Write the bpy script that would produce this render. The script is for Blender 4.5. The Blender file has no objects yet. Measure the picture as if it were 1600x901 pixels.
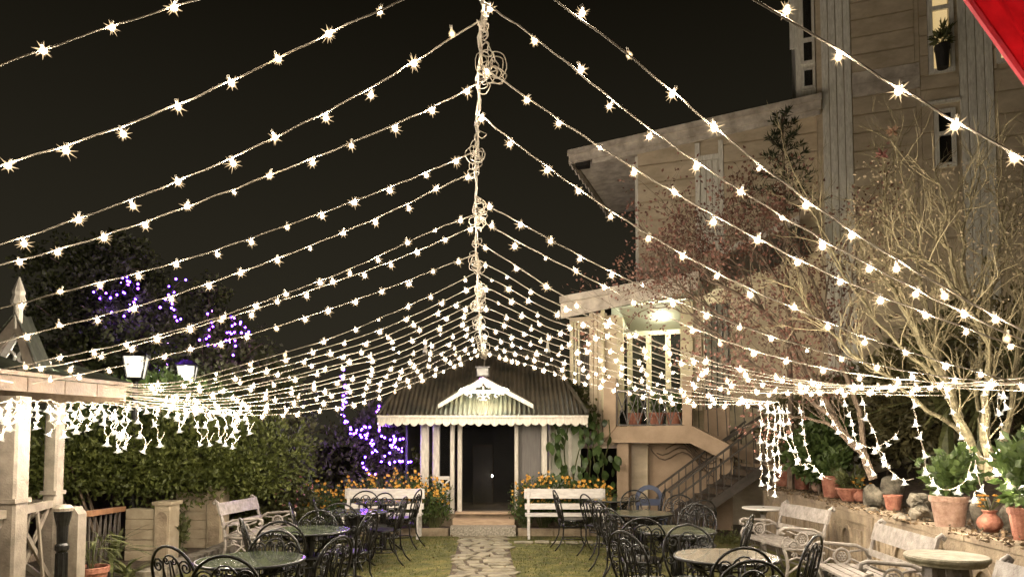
import bpy, math, random
from mathutils import Vector, Matrix
R = random.Random(11)
sc = bpy.context.scene
col = sc.collection
pi = math.pi
# ---------------------------------------------------------------- camera
F = 1110.0
PITCH = math.radians(3.0)
VP = 690 - F * math.tan(PITCH)
EYE = 1.65
cd = bpy.data.cameras.new('camera'); cam = bpy.data.objects.new('camera', cd); col.objects.link(cam)
cam.location = (0, 0, EYE); cam.rotation_euler = (pi / 2 + PITCH, 0, 0)
cd.sensor_fit = 'HORIZONTAL'; cd.sensor_width = 36; cd.lens = 36 * F / 1600
cd.shift_y = (VP - 450.5) / 1600
cd.clip_start = 0.05; cd.clip_end = 1000
sc.camera = cam
# ---------------------------------------------------------------- night sky
w = bpy.data.worlds.new('World'); sc.world = w; w.use_nodes = True
nt = w.node_tree; bg = nt.nodes['Background']
tc = nt.nodes.new('ShaderNodeTexCoord'); sx = nt.nodes.new('ShaderNodeSeparateXYZ'); cr = nt.nodes.new('ShaderNodeValToRGB')
nt.links.new(tc.outputs['Generated'], sx.inputs[0]); nt.links.new(sx.outputs['Z'], cr.inputs[0]); nt.links.new(cr.outputs[0], bg.inputs[0])
cr.color_ramp.elements[0].position = 0.0; cr.color_ramp.elements[0].color = (0.0120, 0.0105, 0.0070, 1)
cr.color_ramp.elements[1].position = 0.55; cr.color_ramp.elements[1].color = (0.0023, 0.0019, 0.0011, 1)
bg.inputs[1].default_value = 1.0
sc.view_settings.view_transform = 'Standard'; sc.view_settings.look = 'None'
sc.view_settings.exposure = 1.4; sc.view_settings.gamma = 1.0
cy = sc.cycles
cy.use_denoising = True
cy.max_bounces = 6; cy.diffuse_bounces = 3; cy.glossy_bounces = 3; cy.transmission_bounces = 3; cy.transparent_max_bounces = 16
cy.sample_clamp_indirect = 3.0; cy.caustics_reflective = False; cy.caustics_refractive = False
cy.use_light_tree = True
BULB = 420.0          # radiance of the small lamps


def ray(u, v):
    x = (u - 800) / F; y = -(v - VP) / F
    return Vector((x, math.cos(PITCH) - y * math.sin(PITCH), math.sin(PITCH) + y * math.cos(PITCH)))


def at(u, v, Y):
    d = ray(u, v); t = Y / d.y
    return Vector((d.x * t, Y, EYE + d.z * t))


def gx(u, Y):            # world x of picture column u at distance Y
    return (u - 800) / F * Y


def gz(v, Y):
    return at(800, v, Y).z


# ---------------------------------------------------------------- mesh helper
class MB:
    def __init__(s): s.v = []; s.f = []; s.m = []
    def add(s, vs, fs, mi=0):
        o = len(s.v); s.v += [tuple(p) for p in vs]
        for f in fs: s.f.append(tuple(i + o for i in f)); s.m.append(mi)
        return s
    def box(s, x0, x1, y0, y1, z0, z1, mi=0, M=None, c=0.0):
        if c > 0:
            vs = []
            q = [(x0 + c, y0), (x1 - c, y0), (x1, y0 + c), (x1, y1 - c), (x1 - c, y1), (x0 + c, y1), (x0, y1 - c), (x0, y0 + c)]
            for z in (z0, z1): vs += [(a, b, z) for a, b in q]
            fs = [tuple(range(7, -1, -1)), tuple(range(8, 16))] + [(i, (i + 1) % 8, 8 + (i + 1) % 8, 8 + i) for i in range(8)]
        else:
            vs = [(x, y, z) for z in (z0, z1) for x, y in ((x0, y0), (x1, y0), (x1, y1), (x0, y1))]
            fs = [(3, 2, 1, 0), (4, 5, 6, 7), (0, 1, 5, 4), (1, 2, 6, 5), (2, 3, 7, 6), (3, 0, 4, 7)]
        if M is not None: vs = [M @ Vector(p) for p in vs]
        return s.add(vs, fs, mi)
    def beam(s, a, b, wd, ht, mi=0, up=(0, 0, 1)):
        a = Vector(a); b = Vector(b); d = b - a; L = d.length; d.normalize()
        x = d.cross(Vector(up))
        if x.length < 1e-4: x = d.cross(Vector((0, 1, 0)))
        x.normalize(); z = x.cross(d)
        vs = []
        for p in (a, b):
            for i, j in ((-1, -1), (1, -1), (1, 1), (-1, 1)): vs.append(p + x * (i * wd / 2) + z * (j * ht / 2))
        return s.add(vs, [(0, 1, 2, 3), (7, 6, 5, 4), (0, 4, 5, 1), (1, 5, 6, 2), (2, 6, 7, 3), (3, 7, 4, 0)], mi)
    def tube(s, pts, r, n=5, mi=0, closed=False, r1=None, cap=True):
        pts = [Vector(p) for p in pts]; N = len(pts)
        if N < 2: return s
        rings = []; px = None
        for i, p in enumerate(pts):
            if closed: t = pts[(i + 1) % N] - pts[i - 1]
            else: t = pts[min(i + 1, N - 1)] - pts[max(i - 1, 0)]
            if t.length < 1e-9: t = Vector((0, 0, 1))
            t.normalize()
            if px is None:
                px = t.cross(Vector((0, 0, 1)))
                if px.length < .05: px = t.cross(Vector((1, 0, 0)))
            px = px - t * px.dot(t)
            if px.length < 1e-6: px = t.orthogonal()
            px.normalize(); py = t.cross(px)
            rr = r if r1 is None else r + (r1 - r) * i / (N - 1)
            rings.append([p + (px * math.cos(2 * pi * k / n) + py * math.sin(2 * pi * k / n)) * rr for k in range(n)])
        vs = [q for g in rings for q in g]; fs = []
        for i in range(N if closed else N - 1):
            j = (i + 1) % N
            for k in range(n): fs.append((i * n + k, i * n + (k + 1) % n, j * n + (k + 1) % n, j * n + k))
        if cap and not closed:
            fs.append(tuple(range(n - 1, -1, -1))); fs.append(tuple((N - 1) * n + k for k in range(n)))
        return s.add(vs, fs, mi)
    def lathe(s, prof, n=16, c=(0, 0, 0), mi=0, cap0=True, cap1=True):
        vs = []
        for r, z in prof:
            for k in range(n):
                a = 2 * pi * k / n; vs.append((c[0] + r * math.cos(a), c[1] + r * math.sin(a), c[2] + z))
        fs = []
        for i in range(len(prof) - 1):
            for k in range(n): fs.append((i * n + k, i * n + (k + 1) % n, (i + 1) * n + (k + 1) % n, (i + 1) * n + k))
        if cap0: fs.append(tuple(range(n - 1, -1, -1)))
        if cap1: fs.append(tuple((len(prof) - 1) * n + k for k in range(n)))
        return s.add(vs, fs, mi)
    def prism(s, poly, d0, d1, mi=0, ax='y'):
        n = len(poly)
        if ax == 'y': vs = [(a, d, b) for d in (d0, d1) for a, b in poly]
        elif ax == 'x': vs = [(d, a, b) for d in (d0, d1) for a, b in poly]
        else: vs = [(a, b, d) for d in (d0, d1) for a, b in poly]
        fs = [tuple(range(n)), tuple(range(2 * n - 1, n - 1, -1))] + [(i, n + i, n + (i + 1) % n, (i + 1) % n) for i in range(n)]
        return s.add(vs, fs, mi)
    def leaf(s, p, d, L, W, mi=0, up=None, fold=0.15):
        p = Vector(p); d = Vector(d).normalized()
        u = Vector(up) if up is not None else Vector((R.uniform(-1, 1), R.uniform(-1, 1), R.uniform(-1, 1)))
        x = d.cross(u)
        if x.length < 1e-3: x = d.orthogonal()
        x.normalize(); n = x.cross(d)
        m = p + d * L * .45
        return s.add([p, m + x * W + n * W * fold, p + d * L, m - x * W + n * W * fold], [(0, 1, 2), (0, 2, 3)], mi)
    def build(s, name, mats, parent=None, loc=None, rot=None, org=None, smooth=False):
        me = bpy.data.meshes.new(name)
        vs = s.v if org is None else [(a - org[0], b - org[1], c - org[2]) for a, b, c in s.v]
        me.from_pydata(vs, [], s.f)
        ml = mats if isinstance(mats, (list, tuple)) else [mats]
        for m in ml: me.materials.append(m)
        if len(ml) > 1: me.polygons.foreach_set('material_index', s.m)
        if smooth: me.polygons.foreach_set('use_smooth', [True] * len(me.polygons))
        me.update()
        return inst(name, me, parent, loc, rot)


def inst(name, me, parent=None, loc=None, rot=None, sca=None):
    o = bpy.data.objects.new(name, me); col.objects.link(o)
    if parent is not None: o.parent = parent
    if loc is not None: o.location = loc
    if rot is not None: o.rotation_euler = rot
    if sca is not None: o.scale = (sca, sca, sca) if isinstance(sca, (int, float)) else sca
    return o


def tag(o, label=None, cat=None, group=None, kind=None):
    if label: o['label'] = label
    if cat: o['category'] = cat
    if group: o['group'] = group
    if kind: o['kind'] = kind
    return o


def thing(name, label, cat, loc=(0, 0, 0), rz=0.0, group=None):
    o = bpy.data.objects.new(name, None); col.objects.link(o); o.empty_display_size = .1
    o.location = loc; o.rotation_euler = (0, 0, rz)
    return tag(o, label, cat, group)


def copy_tree(o, parent=None):
    c = o.copy(); col.objects.link(c); c.parent = parent
    for ch in list(KIDS.get(o.name, [])) or [k for k in o.children]:
        copy_tree(ch, c)
    return c


KIDS = {}

# ---------------------------------------------------------------- materials
def mat(name, c, rough=.6, var=.2, scale=6.0, bump=0.0, metal=0.0, c2=None, spec=.5, fine=60.0, trans=0.0, coat=0.0, lo=.35, hi=.65, stretch=None):
    m = bpy.data.materials.new(name); m.use_nodes = True; n = m.node_tree.nodes; l = m.node_tree.links
    b = n['Principled BSDF']; b.inputs['Roughness'].default_value = rough; b.inputs['Metallic'].default_value = metal
    b.inputs['Specular IOR Level'].default_value = spec; b.inputs['Coat Weight'].default_value = coat
    g = n.new('ShaderNodeNewGeometry'); src = g.outputs['Position']
    if stretch:
        mp = n.new('ShaderNodeMapping'); mp.inputs['Scale'].default_value = stretch; l.new(src, mp.inputs[0]); src = mp.outputs[0]
    t = n.new('ShaderNodeTexNoise'); t.inputs['Scale'].default_value = scale; t.inputs['Detail'].default_value = 6; t.inputs['Roughness'].default_value = .65
    l.new(src, t.inputs['Vector'])
    r = n.new('ShaderNodeValToRGB'); l.new(t.outputs['Fac'], r.inputs[0])
    a = tuple(x * (1 - var) for x in c); z = c2 if c2 else tuple(min(1, x * (1 + var)) for x in c)
    r.color_ramp.elements[0].position = lo; r.color_ramp.elements[0].color = (*a, 1)
    r.color_ramp.elements[1].position = hi; r.color_ramp.elements[1].color = (*z, 1)
    l.new(r.outputs[0], b.inputs['Base Color'])
    if bump:
        t2 = n.new('ShaderNodeTexNoise'); t2.inputs['Scale'].default_value = fine; t2.inputs['Detail'].default_value = 4; l.new(src, t2.inputs['Vector'])
        bp = n.new('ShaderNodeBump'); bp.inputs['Strength'].default_value = bump; bp.inputs['Distance'].default_value = .02
        l.new(t2.outputs['Fac'], bp.inputs['Height']); l.new(bp.outputs[0], b.inputs['Normal'])
    if trans:
        tr = n.new('ShaderNodeBsdfTranslucent'); l.new(r.outputs[0], tr.inputs[0])
        mx = n.new('ShaderNodeMixShader'); mx.inputs[0].default_value = trans
        l.new(b.outputs[0], mx.inputs[1]); l.new(tr.outputs[0], mx.inputs[2]); l.new(mx.outputs[0], n['Material Output'].inputs[0])
    return m


def leafmat(name, c, c2, scale=9.0, rough=.5, trans=.3):
    return mat(name, c, rough, .35, scale, 0, c2=c2, trans=trans, spec=.35)


def emit(name, c, s, sampling='AUTO'):
    m = bpy.data.materials.new(name); m.use_nodes = True; n = m.node_tree.nodes
    b = n['Principled BSDF']; b.inputs['Base Color'].default_value = (.8, .8, .8, 1)
    b.inputs['Emission Color'].default_value = (*c, 1); b.inputs['Emission Strength'].default_value = s
    m.cycles.emission_sampling = sampling
    return m


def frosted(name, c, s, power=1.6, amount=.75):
    """lamp cover or painted halo: mostly clear, with added emission strongest where it faces the viewer"""
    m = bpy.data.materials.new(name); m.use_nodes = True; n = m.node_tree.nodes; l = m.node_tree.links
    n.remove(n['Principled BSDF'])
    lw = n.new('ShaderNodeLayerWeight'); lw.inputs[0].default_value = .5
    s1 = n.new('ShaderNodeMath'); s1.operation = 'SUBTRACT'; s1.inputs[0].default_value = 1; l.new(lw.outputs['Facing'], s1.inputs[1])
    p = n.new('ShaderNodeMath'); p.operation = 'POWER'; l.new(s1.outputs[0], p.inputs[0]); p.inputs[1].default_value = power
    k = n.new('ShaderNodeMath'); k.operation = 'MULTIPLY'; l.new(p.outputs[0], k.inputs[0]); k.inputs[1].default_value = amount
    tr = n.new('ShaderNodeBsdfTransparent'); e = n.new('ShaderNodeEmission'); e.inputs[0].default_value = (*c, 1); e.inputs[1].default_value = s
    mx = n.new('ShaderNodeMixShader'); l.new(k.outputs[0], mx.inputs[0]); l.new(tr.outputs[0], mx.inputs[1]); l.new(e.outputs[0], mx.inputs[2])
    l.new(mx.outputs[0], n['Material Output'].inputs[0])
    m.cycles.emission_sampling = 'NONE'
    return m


def glass(name, tint, rough=.05, mix=.75):
    m = bpy.data.materials.new(name); m.use_nodes = True; n = m.node_tree.nodes; l = m.node_tree.links
    b = n['Principled BSDF']; b.inputs['Base Color'].default_value = (*tint, 1); b.inputs['Roughness'].default_value = rough
    tr = n.new('ShaderNodeBsdfTransparent'); mx = n.new('ShaderNodeMixShader'); mx.inputs[0].default_value = mix
    l.new(tr.outputs[0], mx.inputs[1]); l.new(b.outputs[0], mx.inputs[2]); l.new(mx.outputs[0], n['Material Output'].inputs[0])
    return m


WARM = (1.0, .855, .68)
M = {}
M['siding'] = mat('siding paint', (.55, .45, .30), .62, .18, 1.6, .25, c2=(.64, .54, .385), stretch=(1.5, 1.5, 3))
M['trim'] = mat('aged white trim', (.60, .55, .46), .55, .22, 5.0, .15, c2=(.70, .66, .57), stretch=(6, 6, 1.2))
M['fascia'] = mat('weathered fascia board', (.56, .48, .38), .6, .3, 4.0, .3, c2=(.72, .65, .54))
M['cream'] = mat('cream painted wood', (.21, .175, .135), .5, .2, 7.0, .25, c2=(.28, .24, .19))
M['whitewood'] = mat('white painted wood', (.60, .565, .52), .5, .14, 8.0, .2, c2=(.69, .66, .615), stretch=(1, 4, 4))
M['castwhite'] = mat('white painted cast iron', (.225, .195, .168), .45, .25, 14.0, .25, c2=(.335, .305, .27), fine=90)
M['render'] = mat('tan render', (.36, .262, .172), .8, .14, 2.5, .3, c2=(.42, .31, .21))
M['wall'] = mat('terrace wall stucco', (.265, .20, .132), .85, .35, 3.2, .6, c2=(.37, .295, .20), fine=40)
M['block'] = mat('cream block', (.38, .305, .205), .8, .2, 4.0, .4, c2=(.45, .375, .26))
M['roof'] = mat('painted corrugated iron', (.038, .038, .028), .5, .4, 3.0, .1, c2=(.082, .066, .044))
M['roofdark'] = mat('dark green corrugated iron', (.028, .032, .022), .6, .4, 3.0, .1, c2=(.055, .06, .04))
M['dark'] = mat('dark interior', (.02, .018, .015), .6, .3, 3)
M['black'] = mat('black wrought iron', (.010, .010, .009), .3, .4, 20, .15, metal=.3, fine=150, c2=(.022, .021, .019))
M['darkiron'] = mat('brown black stair iron', (.06, .05, .04), .5, .3, 10, .1)
M['ttop'] = mat('green marbled glass tabletop', (.030, .045, .030), .14, .5, 7.0, .05, c2=(.11, .13, .085), coat=.4, fine=25)
M['terra'] = mat('terracotta', (.25, .080, .045), .75, .25, 14, .35, c2=(.37, .165, .105))
M['terrapale'] = mat('pale dusty terracotta', (.27, .15, .095), .8, .25, 12, .35, c2=(.37, .25, .185))
M['soil'] = mat('soil', (.06, .042, .028), .95, .4, 12, .8, c2=(.11, .08, .05))
M['grass'] = mat('lawn', (.070, .088, .015), .95, .35, 3.5, .9, c2=(.17, .145, .038), fine=120)
M['blade'] = leafmat('grass blade', (.08, .105, .022), (.18, .175, .05), 3.0, .6, .3)
M['stone'] = mat('flagstone', (.17, .145, .095), .8, .35, 5, .6, c2=(.29, .255, .175), fine=40)
M['rock'] = mat('garden rock', (.09, .08, .055), .95, .5, 7, 1.0, c2=(.25, .22, .165), fine=18)
M['granite'] = mat('rough granite step', (.30, .26, .19), .8, .45, 30, .7, c2=(.47, .43, .35), fine=70)
M['wooddeck'] = mat('worn step boards', (.40, .28, .18), .6, .2, 5, .2, c2=(.5, .37, .25), stretch=(1, 8, 8))
M['brownrail'] = mat('brown handrail', (.22, .11, .05), .45, .2, 8, .1)
M['cable'] = mat('white light cable', (.36, .315, .245), .5, .1, 30)
M['hedge'] = leafmat('juniper leaf', (.082, .108, .026), (.18, .205, .055), 5.0)
M['treeleaf'] = leafmat('broad leaf', (.05, .06, .022), (.11, .125, .045), 3.0)
M['darkleaf'] = leafmat('dark shrub leaf', (.06, .065, .024), (.13, .135, .05), 4.0)  # dark green leaf tone for several shrubs
M['shrubleaf'] = leafmat('potted shrub leaf', (.05, .09, .02), (.12, .17, .05), 10.0)
M['redleaf'] = leafmat('maple leaf', (.15, .062, .05), (.27, .14, .10), 6.0)
M['strap'] = leafmat('strap leaf', (.07, .085, .03), (.17, .18, .07), 10.0)
M['pine'] = leafmat('pine needle', (.022, .034, .014), (.05, .065, .03), 6.0)
M['vine'] = leafmat('big vine leaf', (.04, .075, .02), (.09, .135, .045), 9.0, .35)
M['bark'] = mat('grey green bark', (.25, .21, .115), .9, .45, 16, .9, c2=(.42, .37, .22))
M['barkdark'] = mat('dark bark', (.13, .095, .065), .9, .35, 12, .7)
M['twig'] = mat('pale twig', (.34, .28, .15), .85, .35, 9, .3, c2=(.50, .43, .26))
M['marigold'] = mat('marigold orange', (.80, .34, .04), .7, .25, 30, 0, c2=(.92, .60, .13), trans=.25)
M['pinkflower'] = mat('dull pink bloom', (.45, .2, .17), .7, .3, 20, 0, trans=.25)
M['dried'] = mat('dry bloom', (.55, .36, .24), .8, .3, 20, 0, trans=.25)
M['palebloom'] = mat('pale dry leaflet', (.45, .36, .23), .8, .3, 20, 0, trans=.25)
M['blue'] = mat('blue plastic', (.05, .065, .115), .4, .15, 6)
M['red'] = mat('red awning cloth', (.78, .10, .13), .6, .15, 9, .15, trans=.5)
M['bin'] = mat('black plastic', (.018, .018, .018), .4, .2, 8)
M['glassdark'] = glass('dark window glass', (.006, .006, .006), .05, .6)
M['curtain'] = mat('mauve curtain', (.15, .14, .13), .8, .2, 3, 0, stretch=(14, 1, 1))
M['palewall'] = mat('pale green wall', (.46, .46, .37), .7, .12, 3)
M['ceil'] = mat('green white ceiling', (.50, .52, .40), .7, .06, 3)
M['yellow'] = mat('yellow siding', (.58, .52, .33), .6, .12, 4)
M['greymetal'] = mat('grey lamp housing', (.05, .048, .042), .45, .15, 10)
M['core'] = emit('lamp filament', WARM, BULB)
M['coredim'] = emit('weak lamp filament', (1.0, .78, .52), BULB * .3)
M['coredead'] = emit('dying lamp filament', (1.0, .62, .3), BULB * .02)
M['shell'] = frosted('painted bulb halo', (1.0, .70, .38), 1.1, 2.8, .6)  # bloom round the white bulbs painted as a fading emissive skin
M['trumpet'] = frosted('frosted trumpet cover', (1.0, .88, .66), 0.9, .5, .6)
M['socket'] = mat('lamp socket', (.6, .55, .45), .5, .1, 10)
M['purple'] = emit('purple lamp', (.25, .07, 1.0), 240)
M['magenta'] = emit('magenta lamp', (.55, .09, 1.0), 190)
M['purplehalo'] = frosted('painted purple halo', (.13, .02, .9), 1.3, 1.1, .75)  # violet glow painted round each purple bulb
M['lanternbulb'] = emit('lantern bulb', (1.0, .95, .78), 75)
M['lantern'] = frosted('lantern glass', (1.0, .92, .74), 1.0, .3, .42)
M['tubelamp'] = emit('green white tube lamp', (.94, 1.0, .74), 150)
M['ceillamp'] = emit('ceiling globe', (1.0, .95, .74), 230)
M['roomlit'] = emit('lit room wall', (1.0, .70, .30), .30)
M['sheentop'] = mat('pale stone tabletop', (.17, .15, .11), .25, .3, 9, .1, c2=(.27, .24, .18), coat=.5)  # glass top, its pale reflections painted into the base colour
M['housetrim'] = mat('house trim', (.76, .72, .60), .55, .2, 5.0, .15, c2=(.85, .82, .71), stretch=(6, 6, 1.2))
M['fasciawood'] = mat('gazebo fascia wood', (.13, .085, .052), .6, .25, 6, .3, c2=(.19, .13, .085))
M['bankleaf'] = leafmat('bank undergrowth leaf', (.09, .085, .035), (.19, .17, .075), 5.0)
# ================================================================ THE SETTING
g = MB(); g.add([(-150, -60, 0), (150, -60, 0), (150, 260, 0), (-150, 260, 0)], [(0, 1, 2, 3)])
tag(g.build('ground', M['soil']), 'bare dark garden ground around the lawn', kind='structure')
g = MB()
nx, ny = 22, 26
vs = []; fs = []
for j in range(ny + 1):
    for i in range(nx + 1):
        x = -4.75 + 8.7 * i / nx; y = 1.5 + 11.08 * j / ny
        z = .006 + .012 * math.sin(x * 2.1 + y) * math.sin(y * 1.3 + 2) * (0 if i in (0, nx) or j in (0, ny) else 1)
        vs.append((x, y, max(z, .004)))
for j in range(ny):
    for i in range(nx):
        a = j * (nx + 1) + i; fs.append((a, a + 1, a + nx + 2, a + nx + 1))
g.add(vs, fs); tag(g.build('lawn', M['grass'], smooth=True), 'short trodden lawn between the two rows of tables', kind='structure')


def pathx(y): return -.037 * y - .035
path = MB(); path.add([(pathx(2) - .42, 2, .020), (pathx(2) + .42, 2, .020), (pathx(12.48) + .40, 12.48, .020), (pathx(12.48) - .40, 12.48, .020)], [(0, 1, 2, 3)])
path = path.build('path', M['soil']); tag(path, 'crazy paved stone path leading to the pavilion steps', kind='structure')


def flag(parent, poly, h):
    cx = sum(p[0] for p in poly) / len(poly); cy_ = sum(p[1] for p in poly) / len(poly)
    m = MB(); n = len(poly)
    lo = [(x, y, .018) for x, y in poly]; mid = [(x, y, h * .8) for x, y in poly]
    hi = [(cx + (x - cx) * .9, cy_ + (y - cy_) * .9, h) for x, y in poly]
    m.add(lo + mid + hi, [tuple(range(2 * n, 3 * n))] + [(i, (i + 1) % n, n + (i + 1) % n, n + i) for i in range(n)] + [(n + i, n + (i + 1) % n, 2 * n + (i + 1) % n, 2 * n + i) for i in range(n)])
    m.build('flagstone', M['stone'], parent)


y = 6.6; row = 0; edges = {}
rows = []
while y < 12.35:
    d = R.uniform(.17, .30); rows.append((y, min(y + d, 12.44))); y += d
for ri, (ya, yb) in enumerate(rows):
    cuts = [-.40 + R.uniform(-.06, .06)]
    while cuts[-1] < .22: cuts.append(cuts[-1] + R.uniform(.16, .34))
    cuts[-1] = .40 + R.uniform(-.06, .08)
    sk = [R.uniform(-.05, .05) for _ in cuts]
    for k in range(len(cuts) - 1):
        g_ = .016; c0 = pathx((ya + yb) / 2)
        a0, a1 = cuts[k], cuts[k + 1]
        poly = [(c0 + a0 + sk[k] + g_ + R.uniform(0, .02), ya + g_ + R.uniform(-.025, .03)), (c0 + (a0 + a1) / 2 + R.uniform(-.04, .04), ya + g_ + R.uniform(-.03, .02)),
                (c0 + a1 + sk[k + 1] - g_ - R.uniform(0, .02), ya + g_ + R.uniform(-.025, .03)),
                (c0 + a1 - sk[k + 1] - g_ - R.uniform(0, .02), yb - g_ + R.uniform(-.03, .025)), (c0 + (a0 + a1) / 2 + R.uniform(-.04, .04), yb - g_ + R.uniform(-.02, .03)),
                (c0 + a0 - sk[k] + g_ + R.uniform(0, .02), yb - g_ + R.uniform(-.03, .025))]
        flag(path, poly, R.uniform(.030, .048))
x = .02
while x < 1.9:                                                # side spur of flat stones in front of the bench
    d = R.uniform(.2, .36); y0 = 11.62 + R.uniform(-.05, .05)
    flag(path, [(x + .02, y0 - .08), (x + d - .02, y0 - .1 + R.uniform(-.02, .02)), (x + d - .01, y0 + .09), (x + d / 2, y0 + .12), (x + .01, y0 + .08)], R.uniform(.03, .045)); x += d

# grass blades, tighter to the front where each shows
m = MB()
for k in range(26000):
    yy = R.uniform(8.2, 12.5); xx = R.uniform(-4.5, 3.9)
    if abs(xx - pathx(yy)) < .42 and R.random() < .97: continue
    h = R.uniform(.012, .038); a = R.uniform(0, 2 * pi); dx, dy = math.cos(a) * .006, math.sin(a) * .006
    lx, ly = R.uniform(-.02, .02), R.uniform(-.02, .02)
    m.add([(xx - dx, yy - dy, .004), (xx + dx, yy + dy, .004), (xx + lx, yy + ly, h)], [(0, 1, 2)])
tag(m.build('lawn_grass', M['blade']), 'short grass blades of the lawn', 'grass', kind='stuff')

# ================================================================ PAVILION
PY = 13.25
pav = thing('garden_pavilion', 'small cream garden pavilion with corrugated roof, scalloped eaves and dark glass door at path end', 'pavilion', (-.5, 13.0, 0))
O = (-.5, 13.0, 0)
def pb(mb, name, m, parent=None, **k): return mb.build(name, m, parent or pav, org=None if parent else O, **k)
xl, xr = gx(657, PY), gx(858, PY)
# floor and steps
pb(MB().box(-2.6, 1.45, 13.12, 16.6, 0, .335, c=.01), 'floor', M['wall'])
sx0, sx1 = gx(706, 12.8), gx(806, 12.8)
pb(MB().box(sx0, sx1, 12.50, 12.80, 0, .17, c=.008), 'step', M['granite'])
pb(MB().box(sx0 + .02, sx1 - .02, 12.80, 13.119, 0, .27, c=.008), 'step', M['wooddeck'])
for k in range(4):
    pb(MB().box(sx0 + .04, sx1 - .04, 13.03 + k * .16, 13.03 + k * .16 + .15, .337, .372, c=.006), 'deck_board', M['wooddeck'])
EZ = gz(653, 12.75)                                            # eave height
def column(u0, u1, Y, d=.10, m='trim'):
    a, b = gx(u0, Y), gx(u1, Y)
    c = pb(MB().box(a, b, Y, Y + d, .338, EZ, c=.012), 'column', M[m])
    return c
for u0, u1, Y in ((657, 670, 13.2), (676, 687, 13.38), (703.5, 710, 13.12), (715, 722, 13.22), (804, 810, 13.22), (846, 855, 13.22), (857, 861, 13.4)): column(u0, u1, Y)
# glazing: a door pane, two side lights, frames
def pane(name, u0, u1, Y, z0, z1, m):
    return pb(MB().box(gx(u0, Y), gx(u1, Y), Y, Y + .02, z0, z1), name, M[m])
dr = pane('door', 722.5, 803.5, 13.30, .375, EZ - .09, 'glassdark')
pane('side_window', 688, 703, 13.42, .34, EZ - .02, 'glassdark')
pane('side_window', 711, 714.8, 13.32, .34, EZ - .02, 'glassdark')
pane('curtain_panel', 810.5, 845.5, 13.36, .34, EZ - .02, 'curtain')
pb(MB().box(gx(722, 13.25), gx(804, 13.25), 13.24, 13.30, EZ - .085, EZ, c=.01), 'door_lintel', M['trim'])
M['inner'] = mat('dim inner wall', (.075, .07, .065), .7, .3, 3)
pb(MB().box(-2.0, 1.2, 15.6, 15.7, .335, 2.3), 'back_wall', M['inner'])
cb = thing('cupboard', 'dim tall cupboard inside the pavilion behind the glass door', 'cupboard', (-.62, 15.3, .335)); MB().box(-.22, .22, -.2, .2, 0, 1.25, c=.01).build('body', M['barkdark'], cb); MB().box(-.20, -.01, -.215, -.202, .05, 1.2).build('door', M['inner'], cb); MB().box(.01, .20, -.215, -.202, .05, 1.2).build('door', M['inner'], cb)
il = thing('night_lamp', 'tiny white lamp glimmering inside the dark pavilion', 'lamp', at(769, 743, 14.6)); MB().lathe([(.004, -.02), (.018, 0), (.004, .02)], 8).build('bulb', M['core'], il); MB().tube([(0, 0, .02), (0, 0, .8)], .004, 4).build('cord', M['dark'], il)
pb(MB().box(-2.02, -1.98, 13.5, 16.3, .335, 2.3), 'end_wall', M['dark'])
pb(MB().box(gx(861, 13.5), 1.30, 13.45, 13.55, .335, EZ + .02), 'side_wall', M['palewall'])
pb(MB().box(gx(888, 13.4), gx(893, 13.4), 13.40, 13.448, .335, EZ - .02), 'wall_batten', M['trim'])
# little rail with a saltire left of the door
rl = MB()
a, b = gx(686, 13.2), gx(703, 13.2)
za, zb = gz(746, 13.2), gz(768, 13.2)
pb(MB().box(a, b, 13.16, 13.21, za - .03, za + .03), 'rail', M['whitewood']); pb(MB().box(a, b, 13.16, 13.21, zb - .03, zb + .03), 'rail', M['whitewood'])
pb(MB().beam((a, 13.175, za - .03), (b, 13.175, zb + .03), .02, .03), 'rail_brace', M['whitewood']); pb(MB().beam((b, 13.197, za - .03), (a, 13.197, zb + .03), .02, .03), 'rail_brace', M['whitewood'])
for k in range(3):
    xx = a + (b - a) * (k + .5) / 3; pb(MB().box(xx - .022, xx + .022, 13.17, 13.20, .338, zb - .03), 'baluster', M['whitewood'])
# eaves board with scallops
def scallops(x0, x1, ztop, zb, n, depth, y0, y1):
    pts = [(x0, ztop), (x0, zb)]
    for k in range(n):
        xa = x0 + (x1 - x0) * k / n; xb = x0 + (x1 - x0) * (k + 1) / n
        for q in range(1, 7):
            t = q / 6; pts.append((xa + (xb - xa) * t, zb - depth * math.sin(pi * t) ** .7 * (1 if k % 2 == 0 else .62)))
    pts.append((x1, ztop))
    return MB().prism(pts, y0, y1)
ex0, ex1 = gx(590, 12.7), gx(918.5, 12.7)
pb(scallops(ex0, ex1, EZ + .01, EZ - .085, 26, .06, 12.70, 12.725), 'eaves_board', M['trim'])
pb(MB().box(ex0 - .01, ex1 + .01, 12.66, 12.74, EZ + .012, EZ + .05, c=.006), 'gutter', M['trim'])
for xx in (ex0, ex1 - .025):
    sd = MB(); pts = [(12.727, EZ + .01), (12.727, EZ - .16)]
    for k in range(18): pts.append((12.75 + k * .15, EZ - .09 - (.05 if k % 2 else .0)))
    pts.append((15.4, EZ + .01)); pb(sd.prism(pts, xx, xx + .025, ax='x'), 'eaves_board', M['trim'])
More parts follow.
